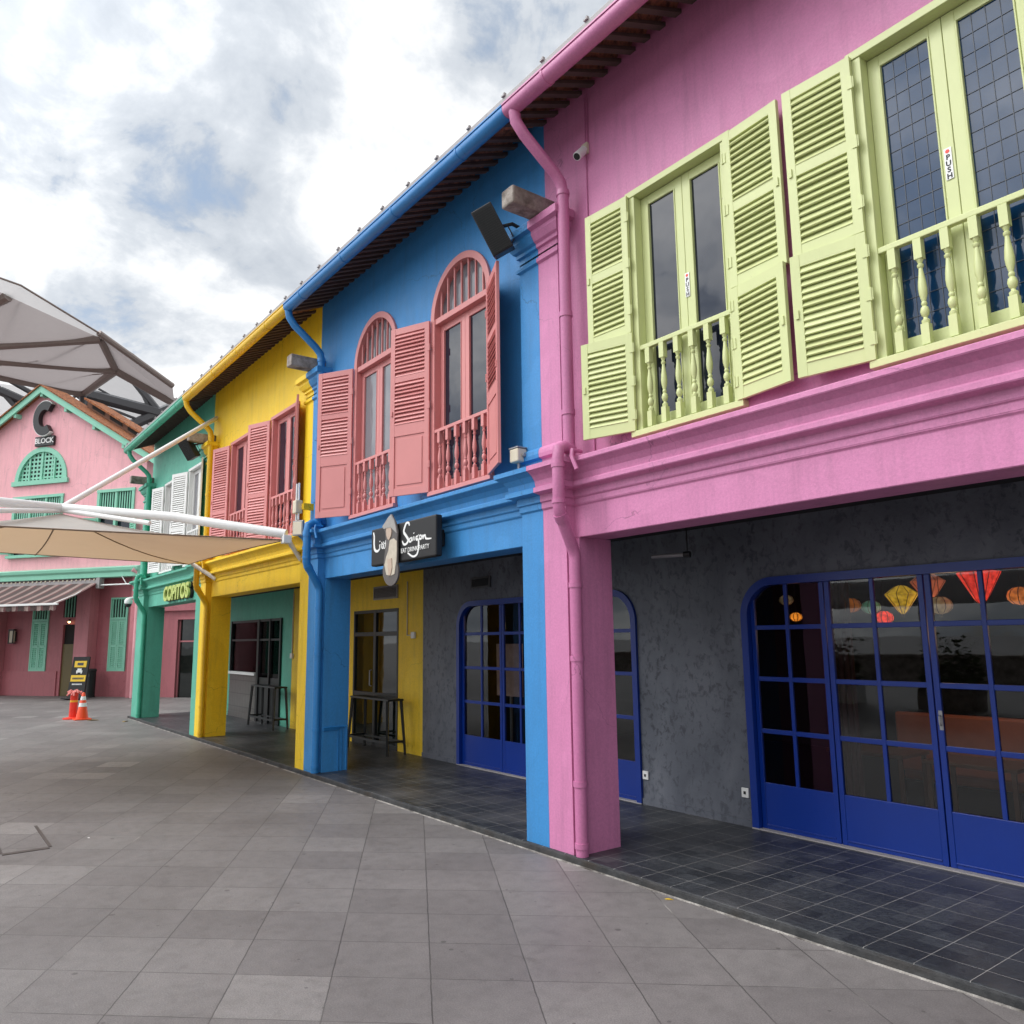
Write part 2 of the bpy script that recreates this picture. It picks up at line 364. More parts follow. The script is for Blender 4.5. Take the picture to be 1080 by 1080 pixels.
M['canvas']=membrane('cream_canopy_fabric',(.78,.75,.71),.5,(.54,.36,.21))
M['etfe']=membrane('grey_brown_foil',(.40,.365,.36),.45,(.37,.335,.33)); M['etfew']=membrane('white_foil',(.80,.79,.79),.4,(.7,.7,.7))
M['steel']=plain('brown_steel',(.26,.21,.19),.5,.2); M['steeld']=plain('dark_steel',(.07,.07,.075),.5,.2)
def stripes():
    m,nt,b,_=new_mat('striped_awning_cloth'); tc=nt.nodes.new('ShaderNodeTexCoord'); sep=nt.nodes.new('ShaderNodeSeparateXYZ'); nt.links.new(tc.outputs['Object'],sep.inputs[0])
    f=math_n(nt,'FRACT',math_n(nt,'MULTIPLY',sep.outputs[0],1/.62))
    c=ramp(nt,f,[(0,(.055,.032,.030)),(.45,(.085,.045,.042)),(.52,(.24,.17,.15)),(.72,(.30,.22,.20)),(.82,(.13,.05,.05))])
    for e in c.node.color_ramp.elements: pass
    c.node.color_ramp.interpolation='CONSTANT'
    n=noise(nt,tc.outputs['Object'],1.5,5); c=mixc(nt,1.0,c,ramp(nt,n,[(.3,(.8,.8,.8)),(.7,(1.2,1.2,1.2))]),'MULTIPLY')
    nt.links.new(c,b.inputs['Base Color']); b.inputs['Roughness'].default_value=.8; return m
M['stripes']=stripes()

# ------------------------------------------------------------------ camera, light, sky
cam_d=bpy.data.cameras.new('camera'); cam=bpy.data.objects.new('camera',cam_d); COL.objects.link(cam); SC.camera=cam
cam_d.sensor_width=36; cam_d.lens=36*830.154/1080; cam_d.clip_end=2000; cam_d.clip_start=.05
yaw,pit,rol=R(-52.7842),R(9.1134),R(-.7540)
fw=Vector((math.sin(yaw)*math.cos(pit),math.cos(yaw)*math.cos(pit),math.sin(pit))); rt=Vector((math.cos(yaw),-math.sin(yaw),0)); up=rt.cross(fw)
r2=rt*math.cos(rol)+up*math.sin(rol); u2=-rt*math.sin(rol)+up*math.cos(rol)
cam.matrix_world=Matrix(((r2.x,u2.x,-fw.x,6.312),(r2.y,u2.y,-fw.y,-5.205),(r2.z,u2.z,-fw.z,2.1),(0,0,0,1)))

SUN=Vector((-.42,-.74,.98)).normalized()
sd=bpy.data.lights.new('sun','SUN'); sd.energy=1.15; sd.angle=R(25); sd.color=(1,.965,.92)
so=bpy.data.objects.new('sun',sd); COL.objects.link(so); so.rotation_euler=(-SUN).to_track_quat('-Z','Y').to_euler(); so.location=(0,-20,30)

w=bpy.data.worlds.new('World'); SC.world=w; w.use_nodes=True; nt=w.node_tree; nt.nodes.clear()
out=nt.nodes.new('ShaderNodeOutputWorld'); bg=nt.nodes.new('ShaderNodeBackground'); nt.links.new(bg.outputs[0],out.inputs[0])
sky=nt.nodes.new('ShaderNodeTexSky'); sky.sky_type='NISHITA'; sky.sun_disc=False
sky.sun_elevation=math.asin(SUN.z); sky.sun_rotation=math.atan2(SUN.x,SUN.y)
tc=nt.nodes.new('ShaderNodeTexCoord'); g=tc.outputs['Generated']
sep=nt.nodes.new('ShaderNodeSeparateXYZ'); nt.links.new(g,sep.inputs[0])
den=math_n(nt,'ADD',math_n(nt,'MAXIMUM',sep.outputs[2],0.0),.42)
pv=nt.nodes.new('ShaderNodeCombineXYZ'); nt.links.new(math_n(nt,'DIVIDE',sep.outputs[0],den),pv.inputs[0]); nt.links.new(math_n(nt,'DIVIDE',sep.outputs[1],den),pv.inputs[1])
pv.inputs[2].default_value=21.7
cn=noise(nt,pv.outputs[0],3.3,12,.58,.3); cn2=noise(nt,pv.outputs[0],1.5,9,.5,.3); cn3=noise(nt,pv.outputs[0],8,10,.62,.4)
mixn=math_n(nt,'ADD',math_n(nt,'MULTIPLY',cn,.50),math_n(nt,'ADD',math_n(nt,'MULTIPLY',cn2,.32),math_n(nt,'MULTIPLY',cn3,.18)))
K=10.0   # cloud radiance is given before the 0.1 world strength
ccol=ramp(nt,mixn,[(.40,(.41*K,.45*K,.505*K)),(.46,(.55*K,.585*K,.63*K)),(.51,(.80*K,.815*K,.83*K)),(.575,(1.10*K,1.095*K,1.08*K))])
cover=ramp(nt,math_n(nt,'ADD',math_n(nt,'MULTIPLY',cn,.6),math_n(nt,'MULTIPLY',cn3,.4)),[(.36,(0,0,0)),(.43,(1,1,1))])
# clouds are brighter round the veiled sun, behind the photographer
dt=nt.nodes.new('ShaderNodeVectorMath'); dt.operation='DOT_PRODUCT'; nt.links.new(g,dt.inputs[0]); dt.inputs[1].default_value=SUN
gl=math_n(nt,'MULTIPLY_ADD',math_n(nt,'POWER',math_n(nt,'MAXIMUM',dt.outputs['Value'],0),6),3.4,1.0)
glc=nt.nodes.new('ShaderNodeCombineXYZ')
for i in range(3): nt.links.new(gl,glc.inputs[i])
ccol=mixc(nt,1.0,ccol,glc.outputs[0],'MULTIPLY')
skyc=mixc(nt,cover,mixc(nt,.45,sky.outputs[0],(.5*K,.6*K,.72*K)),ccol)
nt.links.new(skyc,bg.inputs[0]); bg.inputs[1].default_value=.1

SC.view_settings.view_transform='Standard'; SC.view_settings.look='None'; SC.view_settings.exposure=0.36; SC.view_settings.gamma=1
SC.cycles.max_bounces=8; SC.cycles.transparent_max_bounces=12; SC.cycles.sample_clamp_indirect=6
SC.cycles.use_denoising=True

# ------------------------------------------------------------------ setting
mb=MB(); mb.quad((-400,-400,0),(400,-400,0),(400,400,0),(-400,400,0)); tag(P('plaza_ground',mb,M['paving']),'grey granite paved plaza in front of the shophouses','plaza',kind='structure')
mb=MB(); mb.box(-18.75,9.0,-.02,2.4,-.2,.06); tag(P('arcade_floor',mb,M['slate'],bevel=.012),'raised dark slate tiled walkway under the shophouses','walkway',kind='structure')

mb=MB(); mb.box(-18.75,9.0,-.05,-.0205,-.2,.0575); tag(P('kerb',mb,concrete('dark_kerb_stone',(.022,.023,.025),(.055,.055,.056)),bevel=.012),'dark worn kerb edge of the slate walkway','kerb',kind='structure')
mb=MB(); mb.box(-18.75,9.0,-.072,-.0505,-.05,.005); tag(P('kerb_joint',mb,concrete('cement_joint',(.10,.09,.08),(.5,.47,.43))),'ragged cement joint along the foot of the kerb','kerb',kind='structure')

# ------------------------------------------------------------------ shophouses
BAY=6.147; WY=.12; SILL=4.0; WH=2.36
BEAM=[(0,3.10),(0,3.42),(.02,3.44),(.02,3.50),(.04,3.51),(.04,3.58),(.13,3.60),(.13,3.65),(.10,3.66),(.11,3.72),(.15,3.775),(.205,3.815),(.22,3.82),(.22,3.87),(.0,3.90)]
ENT=BEAM[1:]

def arch_top(xa,xb,spring):
    r=(xb-xa)/2; c=(xa+xb)/2
    return lambda x: spring+math.sqrt(max(0,r*r-(x-c)**2))*1.0

def louvre_leaf(w,h,panels,solid=False,sgn=1,t=.036,slat=.053):
    """shutter leaf, hinge on x=0, opens towards sgn*x; panels = list of (z0,z1); solid bottom panel if asked"""
    b=MB(); X=lambda a,c: (min(a*sgn,c*sgn),max(a*sgn,c*sgn))
    st=.075
    for a,c in ((0,st),(w-st,w)): x0,x1=X(a,c); b.box(x0,x1,-t,0,0,h)
    for hz in (.16*h,.5*h,.84*h):
        x0,x1=X(-.022,.028); b.box(x0,x1,-t-.006,-t-.0005,hz-.045,hz+.045); x0,x1=X(-.012,-.001); b.box(x0,x1,-t-.012,-t+.004,hz-.05,hz+.05)
    x0,x1=X(w-.045,w-.02); b.box(x0,x1,-t-.012,-t-.0005,.47*h,.47*h+.07)
    x0,x1=X(st,w-st); zs=[0]
    edges=[p for q in panels for p in q]
    cuts=[0]+edges+[h]
    for i in range(0,len(cuts),2): b.box(x0,x1,-t+.002,-.002,cuts[i],cuts[i+1])
    for i,(a,c) in enumerate(panels):
        if solid and i==0:
            b.box(x0,x1,-t+.014,-.012,a,c)
            xi0,xi1=X(st+.04,w-st-.04); b.box(xi0,xi1,-t+.004,-.01,a+.045,c-.045); continue
        n=max(2,int((c-a)/slat)); d=(c-a)/n
        for k in range(n):
            z=a+d*(k+.5)
            Mx=Matrix.Translation((0,-t/2,z))@Matrix.Rotation(R(57+random.uniform(-6,6)),4,'X')@Matrix.Rotation(random.uniform(-.006,.006),4,'Y')
            b.obox(Mx,x0,x1,-.033,.031,-.007,.007)
        b.box(x0,x1,-.006,-.003,a,c)
    return b

BAL=[(.024,.138),(.027,.15),(.027,.165),(.015,.175),(.013,.185),(.024,.20),(.030,.225),(.024,.25),(.013,.262),(.019,.272),(.019,.284),(.014,.292),(.026,.34),(.029,.38),(.025,.43),(.017,.485),(.013,.52),(.021,.53),(.021,.545),(.012,.552),(.018,.565),(.024,.584)]
def bal_mesh(mat):
    b=MB(); b.box(-.027,.027,-.027,.027,0,.14); b.lathe(BAL,(0,0,0),12); b.box(-.027,.027,-.027,.027,.583,.72)
    return b.mesh('baluster',mat,True)

def casement_mesh(w,h):
    b=MB(); st=.085
    b.box(0,st,0,.05,0,h); b.box(w-st,w,0,.05,0,h); b.box(st,w-st,.002,.048,0,.13); b.box(st,w-st,.002,.048,h-.09,h)
    b.box(st,st+.012,-.008,.03,.13,h-.09); b.box(w-st-.012,w-st,-.008,.03,.13,h-.09)
    return b

def window(parent,px,xw,w,mat,glass,leaves,arch=False,rail=.80,nb=6,lattice=False,bars=8):
    """xw = left edge (world x); the frame is the part, all else its sub-parts"""
    f=MB()
    f.box(-.045,.05,-.035,.14,0,WH); f.box(w-.05,w+.045,-.035,.14,0,WH)
    f.box(-.06,w+.06,-.075,.14,-.055,0)
    if not arch: f.box(-.06,w+.06,-.045,.14,WH,WH+.065)
    else:
        f.box(.05,w-.05,-.02,.13,WH-.075,WH+.005)
        r=w/2; n=28; ro,ri=r+.045,r-.045; c=w/2; pts=[]
        for k in range(n):
            a0,a1=math.pi*k/n,math.pi*(k+1)/n
            q=lambda rr,a,y:(c+rr*math.cos(a),y,WH+rr*math.sin(a))
            f.quad(q(ri,a0,-.035),q(ro,a0,-.035),q(ro,a1,-.035),q(ri,a1,-.035))
            f.quad(q(ri,a0,-.035),q(ri,a1,-.035),q(ri,a1,.14),q(ri,a0,.14))
            f.quad(q(ro,a0,-.035),q(ro,a1,-.035),q(ro,a1,.0),q(ro,a0,.0))
        for k in range(1,bars):
            x=w*k/bars; hz=math.sqrt(max(0,ri*ri-(x-c)**2))
            f.box(x-.011,x+.011,.0,.03,WH,WH+hz)
        gp=MB(); gp.prism_y([(c+r*math.cos(math.pi*k/20),WH+r*math.sin(math.pi*k/20)) for k in range(21)],.085,.095)
    fr=P('window',f,M[mat],parent,(xw-px,WY,SILL),bevel=0.004)
    if arch: P('fanlight_pane',gp,M[glass if glass!='glass_dark' else 'glass_pale'],fr)
    cw=(w-.1)/2; ch=WH-(.08 if arch else .01)
    cm=casement_mesh(cw-.004,ch).mesh('casement',M[mat])
    pm=MB(); pm.box(.09,cw-.09,.022,.028,.13,ch-.09); pmm=pm.mesh('pane',M[glass])
    for k in range(2):
        link('casement',cm,fr,(.05+k*cw+.002,.062,0.004),bevel=.004)
        link('pane',pmm,fr,(.05+k*cw+.002,.062,0.004))
        if lattice:
            lb=MB(); x0,x1,z0,z1=.09,cw-.09,.13,ch-.09
            for i in range(1,4):
                x=x0+(x1-x0)*i/4; lb.box(x-.0022,x+.0022,.018,.022,z0,z1)
            nz=int((z1-z0)/.135)
            for i in range(1,nz):
                z=z0+(z1-z0)*i/nz; lb.box(x0,x1,.0175,.022,z-.0022,z+.0022)
            P('lead_lattice',lb,M['lead'],fr,(.05+k*cw+.002,.062,0.004))
    bk=MB(); bk.box(.02,w-.02,.125,.135,0,WH); P('backing',bk,M['room'],fr)
    hr=MB(); hr.box(.05,w-.05,-.03,.02,rail-.02,rail+.025); P('handrail',hr,M[mat],fr,bevel=.006)
    bm=bal_mesh(M[mat])
    for k in range(nb):
        o=link('baluster',bm,fr,(.05+(w-.1)*(k+.5)/nb,-.005,.02)); o.scale=(1,1,(rail-.04)/.72)
    for sgn,zz,lw,lh,panels,solid,ang in leaves:
        x=0 if sgn<0 else w
        lf=louvre_leaf(lw,lh,panels,solid,sgn)
        P('shutter',lf,M[mat],fr,(x+sgn*(.012 if mat=='lime' else .03),-.045,zz),rot=(0,0,-sgn*ang),bevel=.003)
    return fr

TH=[]
def corrugated(x0,x1,y0,y1,z0,slope,period=.205,amp=.035,row=.30):
    b=MB(); nx=int((x1-x0)/period*6); ys=[]
    y=y0
    while y<y1-1e-6:
        ys+= [(y,0),(min(y+row,y1)-.004,.014)]; y+=row
    vs=[];n=nx+1
    for (y,dz) in ys:
        for i in range(n):
            x=x0+(x1-x0)*i/nx; ph=((x/period)%1)
            wv=amp*abs(math.sin(math.pi*ph))**.7
            vs.append((x,y,z0+slope*(y-y0)+wv-dz+.022))
    fs=[(j*n+i,j*n+i+1,(j+1)*n+i+1,(j+1)*n+i) for j in range(len(ys)-1) for i in range(nx)]
    b.add(vs,fs); return b

def half_pier(b,side,xc,low=True):
    """paints one house's half of the pier on a party line; side=+1 is the half to the right"""
    e=.0015
    a,c=(xc+e,xc+.36) if side>0 else (xc-.36,xc-e)
    L,Rr=(False,True) if side>0 else (True,False)
    b.box(a,c,0,WY+.02,-.05,3.42)
    pa,pc=(xc+e,xc+.42) if side>0 else (xc-.42,xc-e)
    b.box(pa,pc,WY,.56,-.05,3.099)
    b.mould(a,c,0,WY+.05,[(d,z) for d,z in ENT],L,Rr)
    a2,c2=(xc+e,xc+.33) if side>0 else (xc-.33,xc-e)
    b.box(a2,c2,.0,WY+.02,3.88,6.30)
    b.mould(a2,c2,0,WY+.02,[(0,3.97),(.045,3.99),(.05,4.03),(.045,4.07),(.02,4.10),(0,4.11)],L,Rr)
    b.mould(a2,c2,0,WY+.02,[(0,6.18),(.03,6.20),(.03,6.24),(0,6.25)],L,Rr)
    b.mould(a2,c2,0,WY+.02,[(0,6.28),(.0,6.36),(.03,6.37),(.03,6.41),(.06,6.43),(.10,6.50),(.10,6.54),(.15,6.56),(.15,6.64),(.13,6.665),(0,6.67)],L,Rr)

def shophouse(name,label,x0,x1,wall,pipe,wins,inner_ops=None,inner='stucco',left_end=False,pipe_x=.50,corbel_x=.10,right_half=True):
    h=thing(name,label,'shophouse',((x0+x1)/2,0,0)); px=(x0+x1)/2
    K=dict(parent=h,loc=(-px,0,0))
    b=MB(); ops=[]
    for w_ in wins:
        xa,xb=w_['x'],w_['x']+w_['w']
        ops.append((xa,xb,SILL,arch_top(xa,xb,SILL+WH) if w_.get('arch') else SILL+WH))
    b.wall(x0,x1,3.88,8.06,WY,ops,.14)
    P('upper_wall',b,M[wall],**K)
    b=MB(); prof=[(WY-d,z) for d,z in BEAM]+[(.5,3.9),(.5,3.10)]
    b.prism_x(prof,x0+.34,x1-(.34 if right_half else 0)); P('beam',b,M[wall],bevel=.006,**K)
    b=MB(); half_pier(b,1,x0); P('pier',b,M[wall],bevel=.008,**K)
    if right_half:
        b=MB(); half_pier(b,-1,x1); P('pier',b,M[wall],bevel=.008,**K)
    if left_end:
        b=MB(); half_pier(b,-1,x0); P('pier',b,M[wall],bevel=.008,**K)
        b=MB(); b.box(x0-.1,x0+.1,2.2,9,0,8); b.box(x0-.1,x0+.1,.14,2.2,3.4,8); P('end_wall',b,M[wall],**K)
    # corbel block of raw concrete
    b=MB(); b.box(x0+corbel_x-.105,x0+corbel_x+.105,-.50,.13,6.672,6.875); P('corbel',b,M['concrete'],bevel=.02,**K)
    # arcade ceiling, body
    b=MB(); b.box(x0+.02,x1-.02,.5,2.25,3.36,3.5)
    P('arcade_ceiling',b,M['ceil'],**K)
    b=MB(); b.box(x0,x1,9,9.2,0,8); P('back_wall',b,M[wall],**K)
    # gutter
    gp=[(-.702,7.650),(-.706,7.61)]+[(-.622+.084*math.cos(a),7.605+.080*math.sin(a)) for a in [math.pi+math.pi*k/12 for k in range(1,12)]]+[(-.538,7.61),(-.538,7.64)]
    prof=gp+[(y+(.010 if y<-.635 else -.010),z+.010) for y,z in gp[::-1]]
    ga,gb=(x0 if left_end else x0+.30)+.002,x1+(.30 if right_half else 0)-.002
    b=MB(); b.prism_x(prof,ga,gb)
    b.box(ga,gb,-.714,-.696,7.638,7.656)
    x=x0+.95
    while x<gb-.1:
        cx=[(-.622+(y+.622)*1.07,7.62+(z-7.62)*1.07) for y,z in gp]
        b.prism_x(cx+[(-.54,7.62),(-.63,7.62)],x-.018,x+.018); x+=1.53
    P('gutter',b,M[pipe],smooth=True,**K)
    b=MB(); b.box(x0,x1,-.69,-.56,7.665,7.735); P('roof_edge',b,M['galv'],bevel=.004,**K)
    cm=MB(); cm.box(-.011,.011,-.695,-.665,7.735,7.785); cm.box(-.025,.025,-.71,-.64,7.736,7.752); cme=cm.mesh('roof_clip',M['galv'])
    n=int((x1-x0)/.62)
    for k in range(n): link('roof_clip',cme,h,(x0-px+(k+.5)*(x1-x0)/n,0,0))
    b=corrugated(x0,x1,-.60,5.0,7.655,.47,period=.2,amp=.075,row=.5); o=P('roof',b,M['tile'],**K); s_=o.modifiers.new('thick','SOLIDIFY'); s_.thickness=.016; s_.offset=1
    b=MB(); b.quad((x0,5,10.2),(x1,5,10.2),(x1,10,8),(x0,10,8)); P('back_slope',b,M['tile'],**K)
    rf=MB(); rf.prism_x([(-.54,7.672),(.135,7.975),(.135,7.928),(-.54,7.640)],-.038,.038); rme=rf.mesh('tile_band',M['tile_band'])  # added dark strips stand in for the shaded valleys between tiles
    for k in range(int((x1-x0)/.2)): link('tile_band',rme,h,(x0-px+.2*k+.02,0,0))
    # downpipe
    X=x0+pipe_x; b=MB(); r=.062
    p=[(X-.10,-.62,7.56),(X-.095,-.60,7.44),(X-.06,-.52,7.30),(X-.01,-.16,6.98),(X+.0,-.08,6.88),(X,-.055,6.76),(X,-.055,3.88)]
    b.tube(p,r,14)
    q=[(X+.01,-.03,3.96),(X+.03,-.15,3.985),(X+.03,-.22,3.95),(X+.03,-.235,3.85),(X+.03,-.235,3.36),(X+.022,-.215,3.30),(X-.055,-.0,3.0),(X-.065,.035,2.93),(X-.065,.04,2.88),(X-.065,.04,2.6),(X-.065,.04,.06)]
    b.tube(q,r,14)
    for z in (6.76,5.4,4.35): b.tube([(X,-.055,z-.02),(X,-.055,z+.035)],r+.009,14)
    for z in (2.62,.72,.16,1.9): b.tube([(X-.065,.04,z-.03),(X-.065,.04,z+.02)],r+.008,14)
    for z in (3.78,3.42): b.tube([(X+.03,-.235,z-.02),(X+.03,-.235,z+.02)],r+.008,14)
    b.tube([q[5],tuple(.8*a+.2*c for a,c in zip(q[5],q[6]))],r+.008,14)
    b.tube([(X+.14,-.02,3.93),(X+.14,-.14,3.93),(X+.15,-.16,3.86),(X+.21,-.15,3.72)],.022,8)
    P('downpipe',b,M[pipe],smooth=True,**K)
    b=MB(); b.wall(x0,x1,.055,3.37,2.2,inner_ops or [],.10); P('inner_wall',b,M[inner],**K)
    for w_ in wins:
        window(h,px,w_['x'],w_['w'],w_['mat'],w_['glass'],w_['leaves'],w_.get('arch',False),lattice=w_.get('lattice',False),bars=w_.get('bars',8))
    return h,px

# window leaf layouts: (side, z, width, height, panels, solid bottom, swing)
def lime_leaves(al,bl,ar,br):
    up=(.97,.555,1.41,[(.09,.66),(.75,1.32)],False); lo=(.0,.565,.965,[(.10,.865)],False)
    return [(-1,*up,R(al)),(-1,*lo,R(bl)),(1,*up,R(ar)),(1,*lo,R(br))]
def salmon_leaves(a,b_,h=WH):
    P_=[(.10,.82),(.98,1.58),(1.66,h-.09)]
    return [(-1,0,.65,h,P_,True,R(a)),(1,0,.65,h,P_,True,R(b_))]
def plain_leaves(a,b_):
    P_=[(.09,.86),(.95,WH-.09)]
    return [(-1,0,.63,WH,P_,False,R(a)),(1,0,.63,WH,P_,False,R(b_))]

def rounded(xa,xb,zt,r=.42,left=True,right=True):
    def f(x):
        d=r
        if left and x<xa+r: d=x-xa
        if right and x>xb-r: d=min(d,xb-x)
        return zt-r+math.sqrt(max(0,r*r-(r-d)**2)) if d<r else zt
    return f
DZ=.06; DT=2.72
def glass_doors(h,px,xa,xb,edges,handles=()):
    """cobalt door set: frame is the part, leaves and panes its sub-parts"""
    f=MB(); r=.42; t=.085; path=[]
    for k in range(13):
        a=math.pi-math.pi/2*k/12; path.append((xa+r+r*math.cos(a),DT-r+r*math.sin(a),xa+r+(r-t)*math.cos(a),DT-r+(r-t)*math.sin(a)))
    for k in range(13):
        a=math.pi/2-math.pi/2*k/12; path.append((xb-r+r*math.cos(a),DT-r+r*math.sin(a),xb-r+(r-t)*math.cos(a),DT-r+(r-t)*math.sin(a)))
    path=[(xa,DZ,xa+t,DZ)]+path+[(xb,DZ,xb-t,DZ)]
    for a,b in zip(path,path[1:]):
        y0,y1=2.165,2.29
        f.quad((a[0],y0,a[1]),(b[0],y0,b[1]),(b[2],y0,b[3]),(a[2],y0,a[3]))
        f.quad((a[2],y0,a[3]),(b[2],y0,b[3]),(b[2],y1,b[3]),(a[2],y1,a[3]))
        f.quad((a[0],y0,a[1]),(b[0],y0,b[1]),(b[0],2.2,b[1]),(a[0],2.2,a[1]))
    d=P('glass_door',f,M['doorblue'],h,(-px,0,0),smooth=True)
    for i,(a,b) in enumerate(zip(edges,edges[1:])):
        l=MB(); a+=.006; b-=.006; y0,y1=2.225,2.265; st=.052; mx=(a+b)/2
        l.box(a,a+st,y0,y1,DZ+.012,DT-.02); l.box(b-st,b,y0,y1,DZ+.012,DT-.02)
        l.box(a+st,b-st,y0+.004,y1-.004,DZ+.012,.545); l.box(a+st,b-st,y0-.006,y1,DZ+.05,DZ+.062)
        l.box(mx-.02,mx+.02,y0+.003,y1-.003,.545,DT-.07)
        for z in (1.08,1.63,2.18): l.box(a+st,mx-.02,y0+.006,y1-.006,z-.024,z+.024); l.box(mx+.02,b-st,y0+.006,y1-.006,z-.024,z+.024)
        l.box(a+st,b-st,y0+.002,y1-.002,DT-.075,DT-.02)
        P('door_leaf',l,M['doorblue'],d,bevel=.004)
        g=MB(); g.quad((a+st-.01,2.245,.55),(b-st+.01,2.245,.55),(b-st+.01,2.245,DT-.06),(a+st-.01,2.245,DT-.06)); P('pane',g,M['glass_clear'],d)
    for x in handles:
        g=MB(); g.tube([(x,2.225,1.28),(x,2.19,1.29),(x,2.19,1.36),(x,2.225,1.37)],.008,8); g.box(x-.016,x+.016,2.218,2.226,1.24,1.41); P('door_handle',g,M['grey'],d,smooth=True)
    s=MB(); s.box(xa,xb,2.16,2.33,.052,.072); P('threshold',s,M['galv'],d)
    return d

# pink house ----------------------------------------------------------------
PX1=9.0
pinkdoor=(.79,5.75); ph,ppx=shophouse('shophouse','pink shophouse with lime green shutters and big blue glass doors below',0.0,PX1,'pink','pinkm',[
    dict(x=1.33,w=1.14,mat='lime',glass='glass_dark',leaves=lime_leaves(4,17,3,9)),
    dict(x=3.66,w=1.18,mat='lime',glass='glass_skytint',lattice=True,leaves=lime_leaves(4,9,4,8))],
    [(pinkdoor[0],pinkdoor[1],.055,rounded(*pinkdoor,DT))],right_half=False)
# the next pier of the pink house stands just outside the picture
b=MB(); b.box(BAY-.36,BAY+.36,0,.1,-.05,3.42); b.box(BAY-.42,BAY+.42,.1,.56,-.05,3.099); P('pier',b,M['pink'],ph,(-ppx,0,0),bevel=.008)
glass_doors(ph,ppx,*pinkdoor,[.875,1.785,2.795,3.77,4.72,5.665],handles=(2.84,))
# blue house ----------------------------------------------------------------
bd=(-5.0,-.83)
bh,bpx=shophouse('shophouse','blue shophouse with salmon shutters on two arched windows',-BAY,0,'blue','bluem',[
    dict(x=-4.72,w=1.3,mat='salmon',glass='glass_pale',arch=True,leaves=salmon_leaves(30,22)[:1]),
    dict(x=-2.38,w=1.3,mat='salmon',glass='glass_dark',arch=True,leaves=salmon_leaves(23,25))],
    [(bd[0],bd[1],.055,rounded(*bd,DT))],pipe_x=.42)
glass_doors(bh,bpx,*bd,[-4.915,-3.79,-2.87,-1.9,-.915])
# yellow house --------------------------------------------------------------
yh,ypx=shophouse('shophouse','yellow shophouse with salmon shutters, behind the cream canopy',-2*BAY,-BAY,'yellow','yellowm',[
    dict(x=-10.8,w=1.25,mat='salmon',glass='glass_dark',leaves=plain_leaves(15,12)),
    dict(x=-8.35,w=1.25,mat='salmon',glass='glass_dark',leaves=plain_leaves(20,19))],
    [(-8.95,-7.05,.055,2.7)],inner='yellow',pipe_x=.42)
# teal house ----------------------------------------------------------------
gh,gpx=shophouse('shophouse','teal green shophouse with white shutters at the far end of the row',-3*BAY+.25,-2*BAY,'teal','tealm',[
    dict(x=-16.45,w=1.2,mat='white_timber',glass='glass_pale',leaves=plain_leaves(14,10)),
    dict(x=-14.1,w=1.2,mat='white_timber',glass='glass_pale',leaves=plain_leaves(20,16))],
    [(-16.8,-12.95,.055,2.68)],inner='teal',left_end=True,pipe_x=.42)

# skirting of the grey wall
for (a,c,hh,pp) in ((-.83,.79,ph,ppx),(-BAY,-5.0,bh,bpx)):
    b=MB(); b.box(a+.002,c-.002,2.182,2.2,.058,.135); P('skirting',b,M['stucco'],hh,(-pp,0,0))

# dark restaurant room behind both glass doors
for (a,c,hh,pp) in ((0.0,PX1,ph,ppx),(-BAY,0,bh,bpx)):
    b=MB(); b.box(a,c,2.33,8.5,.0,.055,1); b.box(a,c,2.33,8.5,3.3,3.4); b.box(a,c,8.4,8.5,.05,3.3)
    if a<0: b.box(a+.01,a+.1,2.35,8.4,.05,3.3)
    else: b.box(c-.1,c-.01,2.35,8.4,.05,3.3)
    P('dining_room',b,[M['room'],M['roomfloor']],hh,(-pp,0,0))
b=MB(); b.box(2.0,2.08,2.6,3.6,.06,3.2); 
for k in range(10): b.tube([(1.42+k*.033,2.75+.03*(k%2),.1),(1.42+k*.033,2.75+.03*(k%2),2.9)],.022,8)
P('curtain',b if False else (lambda q:[q.tube([(1.42+k*.033,2.75+.03*(k%2),.1),(1.42+k*.033,2.75+.03*(k%2),2.9)],.022,8) for k in range(10)] and q)(MB()),M['curtain'],ph,(-ppx,0,0),smooth=True)

b=MB(); b.tube([(.70,.108,3.92),(.70,.108,7.85)],.007,6); P('cable',b,M['pinkm'],ph,(-ppx,0,0),smooth=True)
b=MB(); X=-BAY+.43; b.tube([(X,.14,.74),(X,.52,.74),(X,.53,.7),(X,.53,.06)],.014,8); b.tube([(X,.45,.06),(X,.45,.72),(X,.14,.72)],.010,8); b.tube([(X,.39,.06),(X,.39,.70),(X,.14,.70)],.010,8); P('conduit',b,M['bluem'],bh,(-bpx,0,0),smooth=True)
# yellow house door
f=MB(); y0,y1=2.19,2.26; xa,xb=-8.95,-7.05
for a,c in ((xa,xa+.06),(xb-.06,xb),(-8.06,-7.96)): f.box(a,c,y0,y1,.06,2.7)
for z0,z1 in ((2.64,2.7),(2.18,2.26),(.98,1.08),(.06,.14)): f.box(xa+.06,-8.06,y0+.003,y1-.003,z0,z1); f.box(-7.96,xb-.06,y0+.003,y1-.003,z0,z1)
d=P('glass_door',f,M['black'],yh,(-ypx,0,0),bevel=.004)
g=MB(); g.box(xa+.05,xb-.05,2.222,2.23,.1,2.66); P('pane',g,M['glass_shop'],d)
g=MB(); g.tube([(-8.12,2.19,1.2),(-8.12,2.15,1.22),(-8.12,2.15,1.5),(-8.12,2.19,1.52)],.012,8); P('door_handle',g,M['grey'],d,smooth=True)

